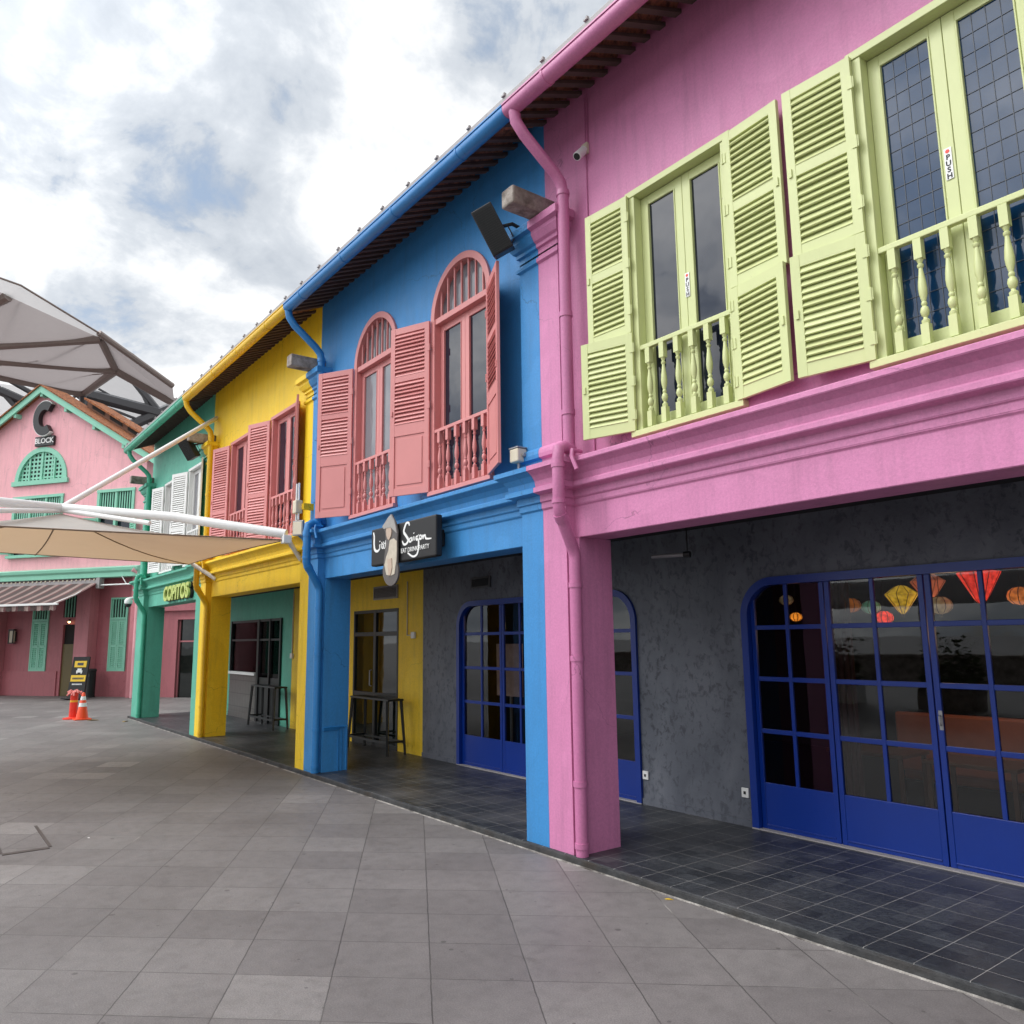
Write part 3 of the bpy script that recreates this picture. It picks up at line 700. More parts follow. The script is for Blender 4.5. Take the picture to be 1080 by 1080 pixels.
# teal house shop front: tiled counter, window with hanging display
g=MB(); g.box(-16.8,-14.62,2.17,2.3,.06,1.22); g.box(-16.8,-14.62,2.155,2.17,.06,.2); sf=P('shop_counter',g,M['tileshop'],gh,(-gpx,0,0))
g=MB(); g.box(-16.8,-14.62,2.1,2.3,1.22,1.29); P('counter_top',g,M['white'],sf)
f=MB()
for a,c in ((-16.8,-16.74),(-14.62,-14.48),(-13.75,-13.68),(-13.02,-12.95)): f.box(a,c,2.15,2.26,.06 if a>-16 else 1.29,2.68)
f.box(-16.74,-14.62,2.17,2.24,2.12,2.17); f.box(-14.48,-13.75,2.17,2.24,2.12,2.17); f.box(-13.68,-13.02,2.17,2.24,2.12,2.17)
f.box(-14.48,-13.75,2.19,2.23,.06,1.18); f.box(-13.68,-13.02,2.19,2.23,.06,1.18)
f.box(-16.74,-13.02,2.17,2.24,2.62,2.68)
sw=P('shop_window',f,M['black'],gh,(-gpx,0,0))
g=MB(); g.box(-16.8,-12.95,2.42,2.45,.06,2.7); P('backing',g,M['room'],sw)
def arched(b,x,w,z0,z1,y):
    b.prism_y([(x-w/2,z0),(x+w/2,z0)]+[(x+w/2*math.cos(math.pi*k/12),z1-w/2+w/2*math.sin(math.pi*k/12)) for k in range(13)],y,y+.02)
g=MB(); arched(g,-15.05,.55,1.3,2.1,2.36); arched(g,-14.15,.5,1.3,2.1,2.38); g.box(-14.45,-14.0,2.36,2.38,2.18,2.6); g.box(-15.9,-14.75,2.37,2.38,2.2,2.6); arched(g,-13.35,.45,1.35,2.0,2.36); P('magenta_display',g,M['magenta'],sw)
g=MB(); arched(g,-15.85,.5,1.4,2.1,2.36); g.box(-13.45,-13.25,2.34,2.36,1.2,1.6); P('cream_display',g,M['cream'],sw)
g=MB()
for k in range(5): g.tube([(-16.3+.42*k,2.30,1.34),(-16.3+.42*k,2.30,2.12)],.010,6)
for k in range(5): g.lathe([(.02,0),(.035,.03),(.03,.1),(.014,.13)],(-16.3+.42*k,2.30,1.29),8)
P('bar_taps',g,M['grey'],sw,smooth=True)
g=MB()
for k in range(7):
    x=-16.15+k*.17; pts=[(x,2.3,2.33),(x+.04,2.3,2.46),(x+.09,2.3,2.36),(x+.12,2.3,2.44)]; g.tube(smooth_path(pts,4),.016,6)
P('orange_lettering',g,emit('orange_neon',(.9,.30,.06),.5),sw,smooth=True)
g=MB(); g.box(-16.74,-13.02,2.205,2.209,1.29,2.62); P('pane',g,M['glass_thin'],sw)

# ------------------------------------------------------------------ small fittings on the row
def speaker(loc,rz,label,arm):
    t=thing('loudspeaker',label,'loudspeaker',loc,0,'black loudspeakers on the shophouse walls')
    Mx=Matrix.Rotation(rz,4,'Z')@Matrix.Rotation(R(-24),4,'Y')@Matrix.Rotation(R(20),4,'X')
    b=MB(); b.obox(Mx,-.125,.125,-.12,.12,-.27,.27); P('cabinet',b,plain('speaker_case',(.022,.021,.022),.5),t,bevel=.012)
    g=MB(); g.obox(Mx,-.11,.11,-.132,-.122,-.255,.255)
    for k in range(20): g.obox(Mx,-.105,.105,-.137,-.132,-.245+k*.0245,-.233+k*.0245)
    P('grille',g,M['black'],t)
    a=MB(); a.tube([Mx@Vector((0,.11,.05)),Vector(arm)*.5+Vector((0,.05,.10)),Vector(arm)],.022,8); a.box(arm[0]-.05,arm[0]+.05,arm[1]-.02,arm[1]+.02,arm[2]-.09,arm[2]+.06)
    a.tube([Mx@Vector((.12,.08,-.2)),Mx@Vector((.17,.10,-.16)),Mx@Vector((.17,.10,0)),Mx@Vector((.12,.08,.02))],.008,6)
    P('bracket',a,M['black'],t,smooth=False)
speaker((-.32,-.38,6.60),R(38),'black loudspeaker tilted down on the blue wall above the arched window',(.10,.36,.08))
speaker((-12.35,-.42,6.55),R(38),'black loudspeaker tilted down on the teal wall beside the yellow corner',(.25,.45,.05))

t=thing('security_camera','small white bullet security camera under the eaves of the pink wall','security camera',(.70,.12,7.2))
b=MB(); b.box(-.045,.045,-.04,0,-.02,.10); P('mount',b,M['beige'],t,bevel=.008)
b=MB(); b.tube([(0,-.04,.02),(.01,-.15,-.10)],.046,14); P('camera_body',b,M['white'],t,smooth=True)
b=MB(); b.tube([(.0101,-.151,-.1012),(.0105,-.155,-.1055)],.036,14); P('lens',b,M['black'],t)
b=MB(); b.tube([(.03,-.012,.1),(.03,-.012,.78)],.008,6); P('cable',b,M['pinkm'],t)

t=thing('security_camera','white dome security camera on an arm at the teal corner pier','security camera',(-18.45,-.05,3.28))
b=MB(); b.tube([(0,.1,.12),(-.08,-.1,.12),(-.1,-.2,.1)],.03,10); b.lathe([(.09,-.06),(.11,-.04),(.11,.04),(.07,.1),(.03,.12)],(-.1,-.2,0),16); P('housing',b,M['white'],t,smooth=True)
b=MB(); b.lathe([(.01,-.16),(.05,-.15),(.085,-.1),(.09,-.06)],(-.1,-.2,0),16); P('dome',b,M['black'],t,smooth=True)

t=thing('junction_box','beige weatherproof box on a stub pipe on the blue ledge','junction box',(-.33,-.06,3.92))
b=MB(); b.box(-.075,.075,-.07,.06,.07,.22); P('box_body',b,M['beige'],t,bevel=.015)
b=MB(); b.box(-.08,.08,-.074,.064,.222,.236); b.tube([(0,0,-.05),(0,0,.07)],.015,8); b.tube([(.08,0,.14),(.115,0,.14)],.022,8); P('stub_pipe',b,M['grey'],t)

t=thing('wireless_antenna','white antenna box with two rods on the yellow corner','antenna',(-6.12,-.2,4.3))
b=MB(); b.box(-.075,.075,-.1,.02,-.11,.11); P('box_body',b,M['beige'],t,bevel=.015)
for x in (-.05,.05): b=MB(); b.tube([(x,-.04,.112),(x,-.04,.40)],.016,8); b.tube([(x,-.04,-.22),(x,-.04,-.112)],.016,8); P('rod',b,M['white'],t,smooth=True)
b=MB(); b.box(.05,.16,.0,.3,-.05,.05); P('bracket',b,M['yellowm'],t)
t=thing('floodlight','small square floodlight below the white antenna on the yellow corner','floodlight',(-6.02,-.27,3.93),R(25))
b=MB(); b.box(-.11,.11,0,.05,-.12,.13); b.tube([(0,.05,0),(.1,.2,-.02),(.12,.3,0)],.018,8); P('housing',b,M['grey'],t,bevel=.008)
b=MB(); b.box(-.09,.09,-.006,0,-.10,.11); P('lens',b,M['beige'],t)

def vent(x0,x1,z0,z1,label,mat):
    t=thing('vent_grille',label,'vent',((x0+x1)/2,2.2,z0),0)
    w=(x1-x0)/2; h=z1-z0
    f=MB(); f.box(-w,w,-.03,-.001,0,.03); f.box(-w,w,-.03,-.001,h-.03,h); f.box(-w,-w+.03,-.03,-.001,.03,h-.03); f.box(w-.03,w,-.03,-.001,.03,h-.03); P('frame',f,mat,t)
    s=MB(); n=7
    for k in range(n):
        Mx=Matrix.Translation((0,-.016,.03+(h-.06)*(k+.5)/n))@Matrix.Rotation(R(40),4,'X'); s.obox(Mx,-w+.03,w-.03,-.016,.016,-.003,.003)
    P('louvres',s,mat,t)
    s=MB(); s.box(-w+.02,w-.02,-.004,-.002,.02,h-.02); P('backing',s,M['black'],t)
vent(-8.05,-7.07,2.89,3.15,'pale louvred vent above the dark door in the yellow wall',M['galv'])
vent(-4.56,-4.02,2.92,3.10,'small dark vent in the grey wall above the arched blue door',M['steeld'])
t=thing('light_switch','white conduit and switch box on the yellow wall','switch',(-6.7,2.2,2.18))
b=MB(); b.tube([(0,-.014,0),(0,-.014,1.0)],.011,8); b.tube([(0,-.014,0),(.2,-.014,0)],.011,8); P('conduit',b,M['beige'],t)
b=MB(); b.box(.19,.31,-.05,-.001,-.06,.06); P('switch_box',b,M['white'],t,bevel=.008)
t=thing('light_switch','white conduit and small box on the teal wall beside the yellow pier','switch',(-12.25,2.2,1.75))
b=MB(); b.tube([(0,-.014,.04),(0,-.014,1.5)],.016,8); P('conduit',b,M['beige'],t)
b=MB(); b.box(-.07,.07,-.05,-.001,-.06,.06); P('switch_box',b,M['white'],t,bevel=.008)
for x,l in ((-.765,'white wall socket low on the grey wall beside the narrow blue door'),(.705,'white wall socket low on the grey wall beside the wide blue doors')):
    t=thing('wall_socket',l,'socket',(x,2.2,.36),0,'white sockets low on the grey wall')
    b=MB(); b.box(-.045,.045,-.022,-.001,0,.10); P('plate',b,M['white'],t,bevel=.005)
    b=MB(); b.box(-.014,.014,-.027,-.022,.035,.065); P('outlet',b,M['black'],t)
t=thing('tube_light','small white tube lamp hanging in the dark ceiling of the pink arcade','light',(.65,1.2,2.95),R(20))
b=MB(); b.tube([(-.2,0,0),(.16,0,.0)],.022,10); P('tube',b,M['grey'],t); b=MB(); b.tube([(.16,0,0),(.23,0,0)],.034,10); b.tube([(.2,0,.03),(.2,0,.42)],.008,6); P('holder',b,M['black'],t)

# push stickers
for x,l,n in ((1.915,'small white PUSH sticker on the left lime casement','L'),(4.205,'small white PUSH sticker on the lattice lime casement','R')):
    t=thing('push_sticker',l,'sticker',(x,.178,5.26),0,'push stickers on the lime casements')
    b=MB(); b.box(-.025,.025,-.003,0,-.115,.115); P('sticker_sheet',b,M['white'],t)
    b=MB(); b.lathe([(.0005,0),(.014,0),(.014,.002),(.0005,.002)],(0,0,0),12); o=P('red_dot',b,M['red'],t,(0,-.003,.09),(R(90),0,0))
    for k,ch in enumerate('PUSH'):
        link('letter',text_mesh(ch,.052,.0008,M['blackm'],.0015),t,(0,-.004,.045-k*.046),(R(90),R(90) if False else 0,0))

# shop sign with brush lettering --------------------------------------------
t=thing('shop_sign','black shop board with white brush lettering and a woman in a conical hat','sign',(-2.7,-.02,3.10))
sx0,sx1,sz0,sz1=-3.62,-1.90,3.11,3.63
b=MB(); b.box(sx0,sx1,-.15,-.05,sz0,sz1); b.box(sx0+.2,sx0+.3,-.05,.12,sz0+.15,sz1-.15); b.box(sx1-.3,sx1-.2,-.05,.12,sz0+.15,sz1-.15); K=dict(parent=t,loc=(2.7,.02,-3.10)); P('board',b,plain('sign_black',(.008,.008,.009),.55),bevel=.02,**K)
def sg(x,y):
    u=(x-122)/(872-122); top=325+(150-325)*u; bot=718+(600-718)*u
    return (sx0+(sx1-sx0)*u, sz1-(sz1-sz0)*(y-top)/(bot-top))
def stroke(b,pts,r=.013,y=-.156):
    q=smooth_path([sg(*p) for p in pts],6); n=len(q)
    prev=None
    for i in range(n):
        a=q[max(0,i-1)]; c=q[min(n-1,i+1)]; dx,dz=c[0]-a[0],c[1]-a[1]; L=math.hypot(dx,dz) or 1
        rr=r*(.65+.5*math.sin(math.pi*i/(n-1))); nx,nz=-dz/L*rr,dx/L*rr
        cur=((q[i][0]+nx,q[i][1]+nz),(q[i][0]-nx,q[i][1]-nz))
        if prev:
            A,B=prev; C_,D=cur
            b.add([(A[0],y,A[1]),(B[0],y,B[1]),(D[0],y,D[1]),(C_[0],y,C_[1]),(A[0],y+.008,A[1]),(B[0],y+.008,B[1]),(D[0],y+.008,D[1]),(C_[0],y+.008,C_[1])],[(0,1,2,3),(0,4,5,1),(1,5,6,2),(2,6,7,3),(3,7,4,0)])
        prev=cur
for s_,r in ([(155,355),(166,400),(166,480),(178,540),(212,550),(240,520)],.017),([(236,478),(240,525)],.010),([(238,440),(240,450)],.010),([(264,450),(266,510),(276,522)],.010),([(286,446),(289,510),(300,518)],.010),([(250,482),(305,462)],.008),([(312,432),(314,508),(320,514)],.010),([(325,492),(345,480),(340,462),(327,478),(332,510),(354,500)],.010),\
  ([(592,272),(582,242),(556,250),(536,300),(530,345),(560,390),(580,430),(560,468),(530,475),(512,440)],.016),([(615,402),(594,418),(596,448),(614,438),(620,402),(628,440)],.010),([(642,388),(646,434)],.010),([(641,350),(643,360)],.011),([(688,384),(668,398),(672,425),(690,412),(695,382),(694,500),(678,580),(632,604),(575,566)],.014),([(716,374),(704,396),(714,420),(730,402),(718,374)],.010),([(738,372),(742,414),(750,386),(764,380),(772,412),(800,416),(830,412)],.011):
    b=MB(); stroke(b,s_,r); P('brush_stroke',b,M['letterw'],**K)
x_,z_=sg(655,522); o=link('small_lettering',text_mesh('EAT DRINK PARTY',.085,.002,M['letterw'],0),t,(x_+2.7,-.137,z_-3.10),(R(90),0,0))
def fz(pts): return [(sg(408+(p[0]-408)*.9,p[1])[0]-.02,sg(*p)[1]) for p in pts]
MHAT=plain('straw_grey',(.33,.31,.29),.7,var=.25,scale=14); MSKIN=plain('sepia_skin',(.48,.37,.29),.7,var=.2,scale=12); MDRESS=plain('pale_dress',(.52,.46,.37),.7,var=.25,scale=14); MPLQ=plain('smoky_plaque',(.10,.09,.085),.5,var=.3,scale=10)
fg=[]
for nme,pts,mt,y0 in (('oval_plaque',[(417+104*math.cos(a),765+150*math.sin(a)) for a in [2*math.pi*k/28 for k in range(28)]],MPLQ,-.195),
    ('plaque_back',[(420,148),(305,300),(335,340),(350,470),(330,600),(315,760),(505,760),(505,560),(500,420),(505,340),(480,240)],MPLQ,-.192),
    ('hat',[(422,152),(385,190),(308,290),(330,312),(420,292),(502,352),(492,300),(470,225)],MHAT,-.207),
    ('face',[(356,300),(420,290),(432,340),(420,390),(398,430),(378,420),(362,380)],MSKIN,-.203),
    ('dress',[(410,428),(460,410),(498,440),(502,520),(498,640),(474,790),(420,812),(368,800),(340,700),(362,610),(392,540),(400,480)],MDRESS,-.201),
    ('hands',[(388,640),(440,620),(448,720),(430,800),(405,805),(395,720)],MSKIN,-.211)):
    b=MB(); b.prism_y(fz(pts),y0,-.175 if nme!='oval_plaque' else -.17); P(nme,b,mt,**K)
b=MB(); b.box(-2.90,-2.82,-.18,-.145,3.2,3.55); P('standoff',b,M['black'],**K)

# raised letters on the teal beam
t=thing('shop_sign','lime yellow raised letters with black edges on the teal beam','sign',(-14.5,.12,3.35))
me=text_mesh('COPITOS',.50,.028,M['lettery'],.016,.10,space=1.0); o=link('letters',me,t,(0,-.10,-.02),(R(90),0,0)); o.scale=(1.12,1,1)
me=text_mesh('COPITOS',.50,.028,M['blackm'],.022,.10,space=1.0); o=link('letter_backs',me,t,(.03,-.035,-.02),(R(90),0,0)); o.scale=(1.12,1,1)

# bar tables
def bar_table(x0,x1,y0,y1,label):
    t=thing('bar_table',label,'table',((x0+x1)/2,(y0+y1)/2,.06),0,'black bar tables under the arcade'); hx,hy=(x1-x0)/2,(y1-y0)/2; H=.98
    b=MB(); b.box(-hx+.03,hx-.03,-hy+.02,hy-.02,H-.035,H); P('table_top',b,M['black'],t,bevel=.006)
    for sx in (-1,1):
        for sy in (-1,1):
            l=MB(); l.tube([(sx*hx,sy*hy,0),(sx*(hx-.09),sy*(hy-.04),H-.036)],[.026,.034],4); P('leg',l,M['black'],t)
    b=MB()
    for sy in (-1,1): b.box(-hx+.03,hx-.03,sy*(hy-.02)-.012,sy*(hy-.02)+.012,.20,.24)
    P('footrest',b,M['black'],t)
    b=MB()
    for sx in (-1,1): b.box(sx*(hx-.02)-.012,sx*(hx-.02)+.012,-hy+.03,hy-.03,.215,.255)
    P('stretcher',b,M['black'],t)
bar_table(-8.15,-6.55,1.72,2.08,'black bar table against the yellow wall')
bar_table(-13.75,-12.05,1.70,2.05,'black bar table against the teal wall')

# lanterns and furniture in the restaurant
def lantern(x,y,z,r,kind,col,s,label):
    r*=.85; s*=.8
    t=thing('silk_lantern',label,'lantern',(x,y,z),0,'silk lanterns hanging behind the blue glass doors')
    pf={'round':[(.15,-.72),(.6,-.6),(.95,-.25),(1,.05),(.85,.45),(.5,.7),(.15,.76)],'diamond':[(.10,-1.15),(.25,-1.0),(.98,.08),(1,.16),(.4,.62),(.12,.7)],'cone':[(.12,-1.0),(.3,-.8),(1.0,.55),(1.02,.62),(.25,.75),(.1,.78)]}[kind]
    b=MB(); b.lathe([(a*r,c*r) for a,c in pf],(0,0,0),18); P('silk_shade',b,emit('lantern_silk',col,s),t,smooth=True)
    b=MB()
    for k in range(9):
        a=2*math.pi*k/9; b.tube([(p*r*1.01*math.cos(a),p*r*1.01*math.sin(a),c*r) for p,c in pf],.004,4)
    P('ribs',b,M['wood'],t)
    b=MB(); b.tube([(0,0,pf[-1][1]*r),(0,0,3.29-z)],.004,5); b.lathe([(.02,-.18*r),(.012,0)],(0,0,pf[0][1]*r),8); P('cord',b,M['black'],t)
lantern(.68,3.4,2.31,.085,'round',(1,.30,.03),1.5,'small orange round lantern nearest the left end of the wide blue doors')
lantern(.56,3.4,2.52,.10,'round',(.45,.33,.18),.25,'dull beige lantern above the small orange one at the left')
lantern(1.40,3.4,2.42,.13,'round',(.8,.22,.03),.35,'dim amber lantern behind the dark red curtain')
lantern(1.64,3.4,2.39,.12,'round',(.25,.55,.35),.35,'pale green round lantern beside the red one')
lantern(1.78,3.4,2.27,.115,'round',(1,.04,.015),1.6,'bright red squat lantern under the yellow diamond one')
lantern(1.97,3.45,2.50,.20,'diamond',(.85,.50,.03),.9,'yellow diamond lantern with brown leaf pattern')
lantern(2.10,3.8,2.64,.21,'diamond',(.75,.20,.10),.45,'reddish brown diamond lantern behind the yellow one')
lantern(2.24,3.5,2.35,.10,'round',(1,.35,.04),1.1,'orange lantern half hidden by the door stile')
lantern(2.39,3.4,2.38,.145,'round',(.55,.36,.17),.45,'tan ribbed lantern right of the door handle')
lantern(2.80,3.4,2.58,.23,'cone',(1,.05,.03),1.3,'large red cone lantern with ribs')
lantern(3.16,3.4,2.44,.14,'round',(.95,.25,.05),.9,'orange red lantern at the right edge of the view')
t=thing('bench_seat','long tan leather bench behind the blue glass doors','bench',(3.2,4.5,.06))
b=MB(); b.box(-1.95,2.0,-.06,.06,.42,1.10); P('backrest',b,M['leather'],t,bevel=.03)
b=MB(); b.box(-1.95,2.0,.06,.55,.30,.44); P('seat',b,M['leather'],t,bevel=.03)
b=MB(); b.box(-1.9,1.95,-.02,.5,0,.30); P('plinth',b,M['room'],t)
def dining_table(x,y,label):
    t=thing('dining_table',label,'table',(x,y,.06),0,'dining tables behind the glass doors')
    b=MB(); b.box(-.45,.45,-.3,.3,.70,.74); P('table_top',b,M['wood'],t,bevel=.006)
    for sx in (-1,1):
        for sy in (-1,1):
            l=MB(); l.box(sx*.4-.02,sx*.4+.02,sy*.26-.02,sy*.26+.02,0,.70); P('leg',l,M['wood'],t)
dining_table(1.4,3.7,'brown dining table seen through the left panes of the wide blue doors')
dining_table(2.55,3.6,'brown dining table seen through the middle of the wide blue doors')
t=thing('menu_board','pink printed poster board standing behind the arched blue door','poster',(-3.9,2.75,.06))
b=MB(); b.box(-.75,-.05,0,.02,1.1,1.95); P('poster_sheet',b,plain('pink_poster',(.8,.45,.38),.6,var=.5,scale=9),t)
b=MB(); b.box(-.42,-.38,.02,.05,0,1.9); P('post',b,M['grey'],t)
t=thing('white_cabinet','white low cabinet standing behind the second blue door leaf','cabinet',(-3.3,2.8,.06))
b=MB(); b.box(-.3,.5,0,.4,0,1.02); P('carcass',b,M['white'],t,bevel=.01)
b=MB(); b.box(-.28,.08,-.02,-.001,.04,.98); b.box(.12,.48,-.02,-.001,.04,.98); P('door',b,M['white'],t,bevel=.006)
b=MB(); b.lathe([(.1,0),(.13,.03),(.15,.16),(.02,.17)],(.1,.2,1.03),14); tag(P('serving_bowl',b,M['red'],None,(-3.3,2.8,.60),smooth=True),'red bowl on the shelf behind the second blue door leaf','bowl')
for k in range(1): pass

for nm_,lc,en in (('dining_fill_light',(2.2,3.9,2.15),6),('dining_fill_light',(3.6,3.8,2.1),5),('dining_fill_light',(-3.6,3.6,2.3),11)):  # added warm fill by the lit lanterns; the blue room has no lantern
    ld=bpy.data.lights.new(nm_,'POINT'); ld.energy=en; ld.color=(1,.62,.35); ld.shadow_soft_size=.15; lo_=bpy.data.objects.new(nm_,ld); COL.objects.link(lo_); lo_.location=lc
# ------------------------------------------------------------------ cream tension canopy on the yellow front
t=thing('tension_canopy','cream tensile fabric canopy on white tubes fixed to the yellow front','canopy',(-9.2,-.35,3.85))
K=dict(parent=t,loc=(9.2,.35,-3.85))
N=Vector((-6.30,-.35,3.76)); Fp=Vector((-12.05,-.35,3.83)); ON=Vector((-6.55,-6.3,3.70)); OF=Vector((-12.05,-6.3,3.93)); PK=Vector((-8.9,-3.32,4.40))
def membrane_mesh(P0,cs,n=14,sag=.16,inset=.05):
    b=MB()
    for A,B in zip(cs,cs[1:]+cs[:1]):
        rows=[]
        for i in range(n+1):
            s=i/n; row=[]
            for j in range(n+1):
                u=j/n; E_=A.lerp(B,u); mid=(A+B)/2; c=(P0-mid); c.z=0
                E_=E_+c*(inset*4*u*(1-u))
                p=P0.lerp(E_,s); p.z-=sag*math.sin(math.pi*s)*(1-.25*math.sin(math.pi*u)); row.append(tuple(p))
            rows.append(row)
        vs=[p for r in rows for p in r]; m=n+1
        b.add(vs,[(i*m+j,i*m+j+1,(i+1)*m+j+1,(i+1)*m+j) for i in range(n) for j in range(n)])
    return b
o=P('fabric',membrane_mesh(PK-Vector((0,0,.1)),[N,ON,OF,Fp],14,.13,.03),M['canvas'],smooth=True,**K)
for nm,pts,r in (('rafter_tube',[N+Vector((0,0,.10)),N.lerp(PK,.5)+Vector((0,0,.12)),PK],.078),('rafter_tube',[PK,ON+Vector((0,0,.4))],.078),('stay_tube',[PK,Vector((-12.05,.1,7.28))],.05),
    ('brace_tube',[N.lerp(PK,.62)+Vector((.35,0,-.10)),PK+Vector((0,0,-.04))],.04),('brace_tube',[PK+Vector((0,0,-.05)),ON.lerp(PK,.45)+Vector((.5,0,-.05))],.04),
    ('strut',[N+Vector((0,0,.05)),Vector((-6.50,.0,3.47))],.04),('strut',[Fp+Vector((.2,0,.0)),Vector((-11.55,.1,3.48))],.045)):
    b=MB(); b.tube(pts,r,16); P(nm,b,M['white'],smooth=True,**K)
b=MB(); b.box(-6.36,-6.22,-.42,-.28,3.70,3.84); P('corner_plate',b,M['white'],bevel=.01,**K)
b=MB()
for e0,e1 in ((N,ON),(ON,OF),(OF,Fp),(Fp,N)):
    b.tube([e0.lerp(e1,k/8)+((PK-(e0+e1)/2)*Vector((1,1,0)).length*0 if False else Vector(((PK.x-(e0.x+e1.x)/2),(PK.y-(e0.y+e1.y)/2),0)))*(.03*4*(k/8)*(1-k/8)) for k in range(9)],.012,6)
for C_ in (Fp,OF,(OF+Fp)/2):
    q=[]
    for k in range(9):
        s=k/8; p=(PK-Vector((0,0,.1))).lerp(C_,s); p.z-=.13*math.sin(math.pi*s)*(1 if C_ in (Fp,OF) else .75)+.006; q.append(p)
    b.tube(q,.012,5)
P('edge_seams',b,plain('seam_brown',(.22,.15,.10),.7),smooth=True,**K)

# ------------------------------------------------------------------ pale pink gabled block across the lane
CO=Vector((-27.70,1.94,0)); CA=math.atan2(.578,.816)
c=thing('gabled_block','pale pink gabled block with mint trim across the lane','building',CO,CA)
def sx(s): return -s
b=MB(); zl=4.78
def gz(x): # gable line, x = -s
    return 13.0-.585*abs(x+5.62)
ops=[(-6.93,-4.2,9.02,lambda x: 9.02+1.42*math.sqrt(max(0,1-((x+5.56)/1.37)**2))),(-6.9,-4.3,5.85,8.27),(-2.32,-.58,5.85,8.27)]
xs=[-11.24,0.0]
b.wall(-11.24,.0,zl,8.9,0,[o for o in ops if o[2]<9],.2)
# gable top with the fan opening
bp=[-11.24,-5.62,0.0]+[-6.93+2.73*(.5-.5*math.cos(math.pi*k/28)) for k in range(29)]
bp=sorted(set(bp))
for a,d in zip(bp,bp[1:]):
    mid=(a+d)/2
    if -6.93<mid<-4.2:
        f=ops[0][3]; b.quad((a,0,8.9),(d,0,8.9),(d,0,9.02),(a,0,9.02)); b.quad((a,0,f(a)),(d,0,f(d)),(d,0,gz(d)),(a,0,gz(a))); b.quad((a,0,f(a)),(d,0,f(d)),(d,.2,f(d)),(a,.2,f(a)))
    else: b.quad((a,0,8.9),(d,0,8.9),(d,0,gz(d)),(a,0,gz(a)))
b.quad((-11.24,0,zl),(-11.24,1,zl),(-11.24,1,gz(-11.24)),(-11.24,0,gz(-11.24))); b.quad((0,0,zl),(0,1,zl),(0,1,gz(0)),(0,0,gz(0)))
P('upper_wall',b,M['cpink'],c)
M['pier_rose']=paint('pier_rose',(.55,.20,.225))
for x0_,x1_ in ((-.35,.05),(-3.1,-2.4),(-7.9,-7.3),(-11.24,-10.7)): b=MB(); b.box(x0_,x1_,-.02,.45,0,zl); P('pier',b,M['pier_rose'],c,bevel=.01)
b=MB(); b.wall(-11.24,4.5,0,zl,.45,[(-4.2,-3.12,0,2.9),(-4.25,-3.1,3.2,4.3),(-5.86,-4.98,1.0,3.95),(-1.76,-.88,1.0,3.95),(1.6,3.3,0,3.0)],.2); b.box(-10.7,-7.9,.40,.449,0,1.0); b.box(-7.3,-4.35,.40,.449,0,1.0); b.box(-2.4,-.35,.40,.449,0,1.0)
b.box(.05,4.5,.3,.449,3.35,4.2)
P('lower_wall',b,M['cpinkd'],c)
b=MB(); b.box(-24,-11.3,.2,3.5,0,7.5); P('added_wing',b,M['cpinkd'],c)  # added unseen wing, keeps bright sky out of the teal shop glass
b=MB(); b.quad((-11.24,.0,zl-.02),(0,0,zl-.02),(0,.5,zl-.02),(-11.24,.5,zl-.02)); b.box(.05,4.5,.45,6,zl,zl+.15); P('soffit',b,M['room'],c)
b=MB(); b.prism_x([(.02,4.72),(-.22,4.74),(-.22,4.92),(-.28,5.0),(-.30,5.12),(0.02,5.20)],-11.6,.12); P('ledge',b,M['cgreen'],c,bevel=.01)
b=MB()
for s in (-1,1):
    x0_,x1_=-5.62,-5.62+s*6.3
    for (o0,o1,y0_,y1_) in ((0,.30,-.34,-.26),(.30,.36,-.40,1.0)):
        z=lambda x:13.0-.585*abs(x+5.62)
        b.add([(x0_,y0_,z(x0_)+o0-.12),(x1_,y0_,z(x1_)+o0-.12),(x1_,y0_,z(x1_)+o1-.12),(x0_,y0_,z(x0_)+o1-.12),(x0_,y1_,z(x0_)+o0-.12),(x1_,y1_,z(x1_)+o0-.12),(x1_,y1_,z(x1_)+o1-.12),(x0_,y1_,z(x0_)+o1-.12)],
              [(0,1,2,3),(7,6,5,4),(0,4,5,1),(3,2,6,7),(1,5,6,2),(0,3,7,4)],0 if o0==0 else 1)
P('roof',b,[M['cgreen'],M['tile_c']],c)
pm=MB(); pm.box(-.07,.07,-.28,.02,-.09,.09); pme=pm.mesh('purlin_end',M['cgreen'])
for dx in (-4.6,-3.0,-1.4,0,1.4,3.0,4.6): link('purlin_end',pme,c,(-5.62+dx,0,gz(-5.62+dx)-.20))
# jack roof over the right slope
b=MB(); cx=-5.62
for (o0,o1,y0_,y1_,m_) in ((.22,.55,.7,1.5,0),(.55,.64,.5,1.6,1)):
    x0_,x1_=cx+1.55,cx+4.9; z=lambda x:13.0-.585*abs(x+5.62)
    b.add([(x0_,y0_,z(x0_)+o0),(x1_,y0_,z(x1_)+o0),(x1_,y0_,z(x1_)+o1),(x0_,y0_,z(x0_)+o1),(x0_,y1_,z(x0_)+o0),(x1_,y1_,z(x1_)+o0),(x1_,y1_,z(x1_)+o1),(x0_,y1_,z(x0_)+o1)],
              [(0,1,2,3),(7,6,5,4),(0,4,5,1),(3,2,6,7),(1,5,6,2),(0,3,7,4)],m_)
for k in range(3):
    x0_=cx+1.85+k*1.0; x1_=x0_+.7; z=lambda x:13.0-.585*abs(x+5.62); b.add([(x0_,0.68,z(x0_)+.34),(x1_,0.68,z(x1_)+.34),(x1_,0.68,z(x1_)+.50),(x0_,0.68,z(x0_)+.50)],[(0,1,2,3)],2)
P('jack_roof',b,[M['wood'],M['tile_c'],M['room']],c)
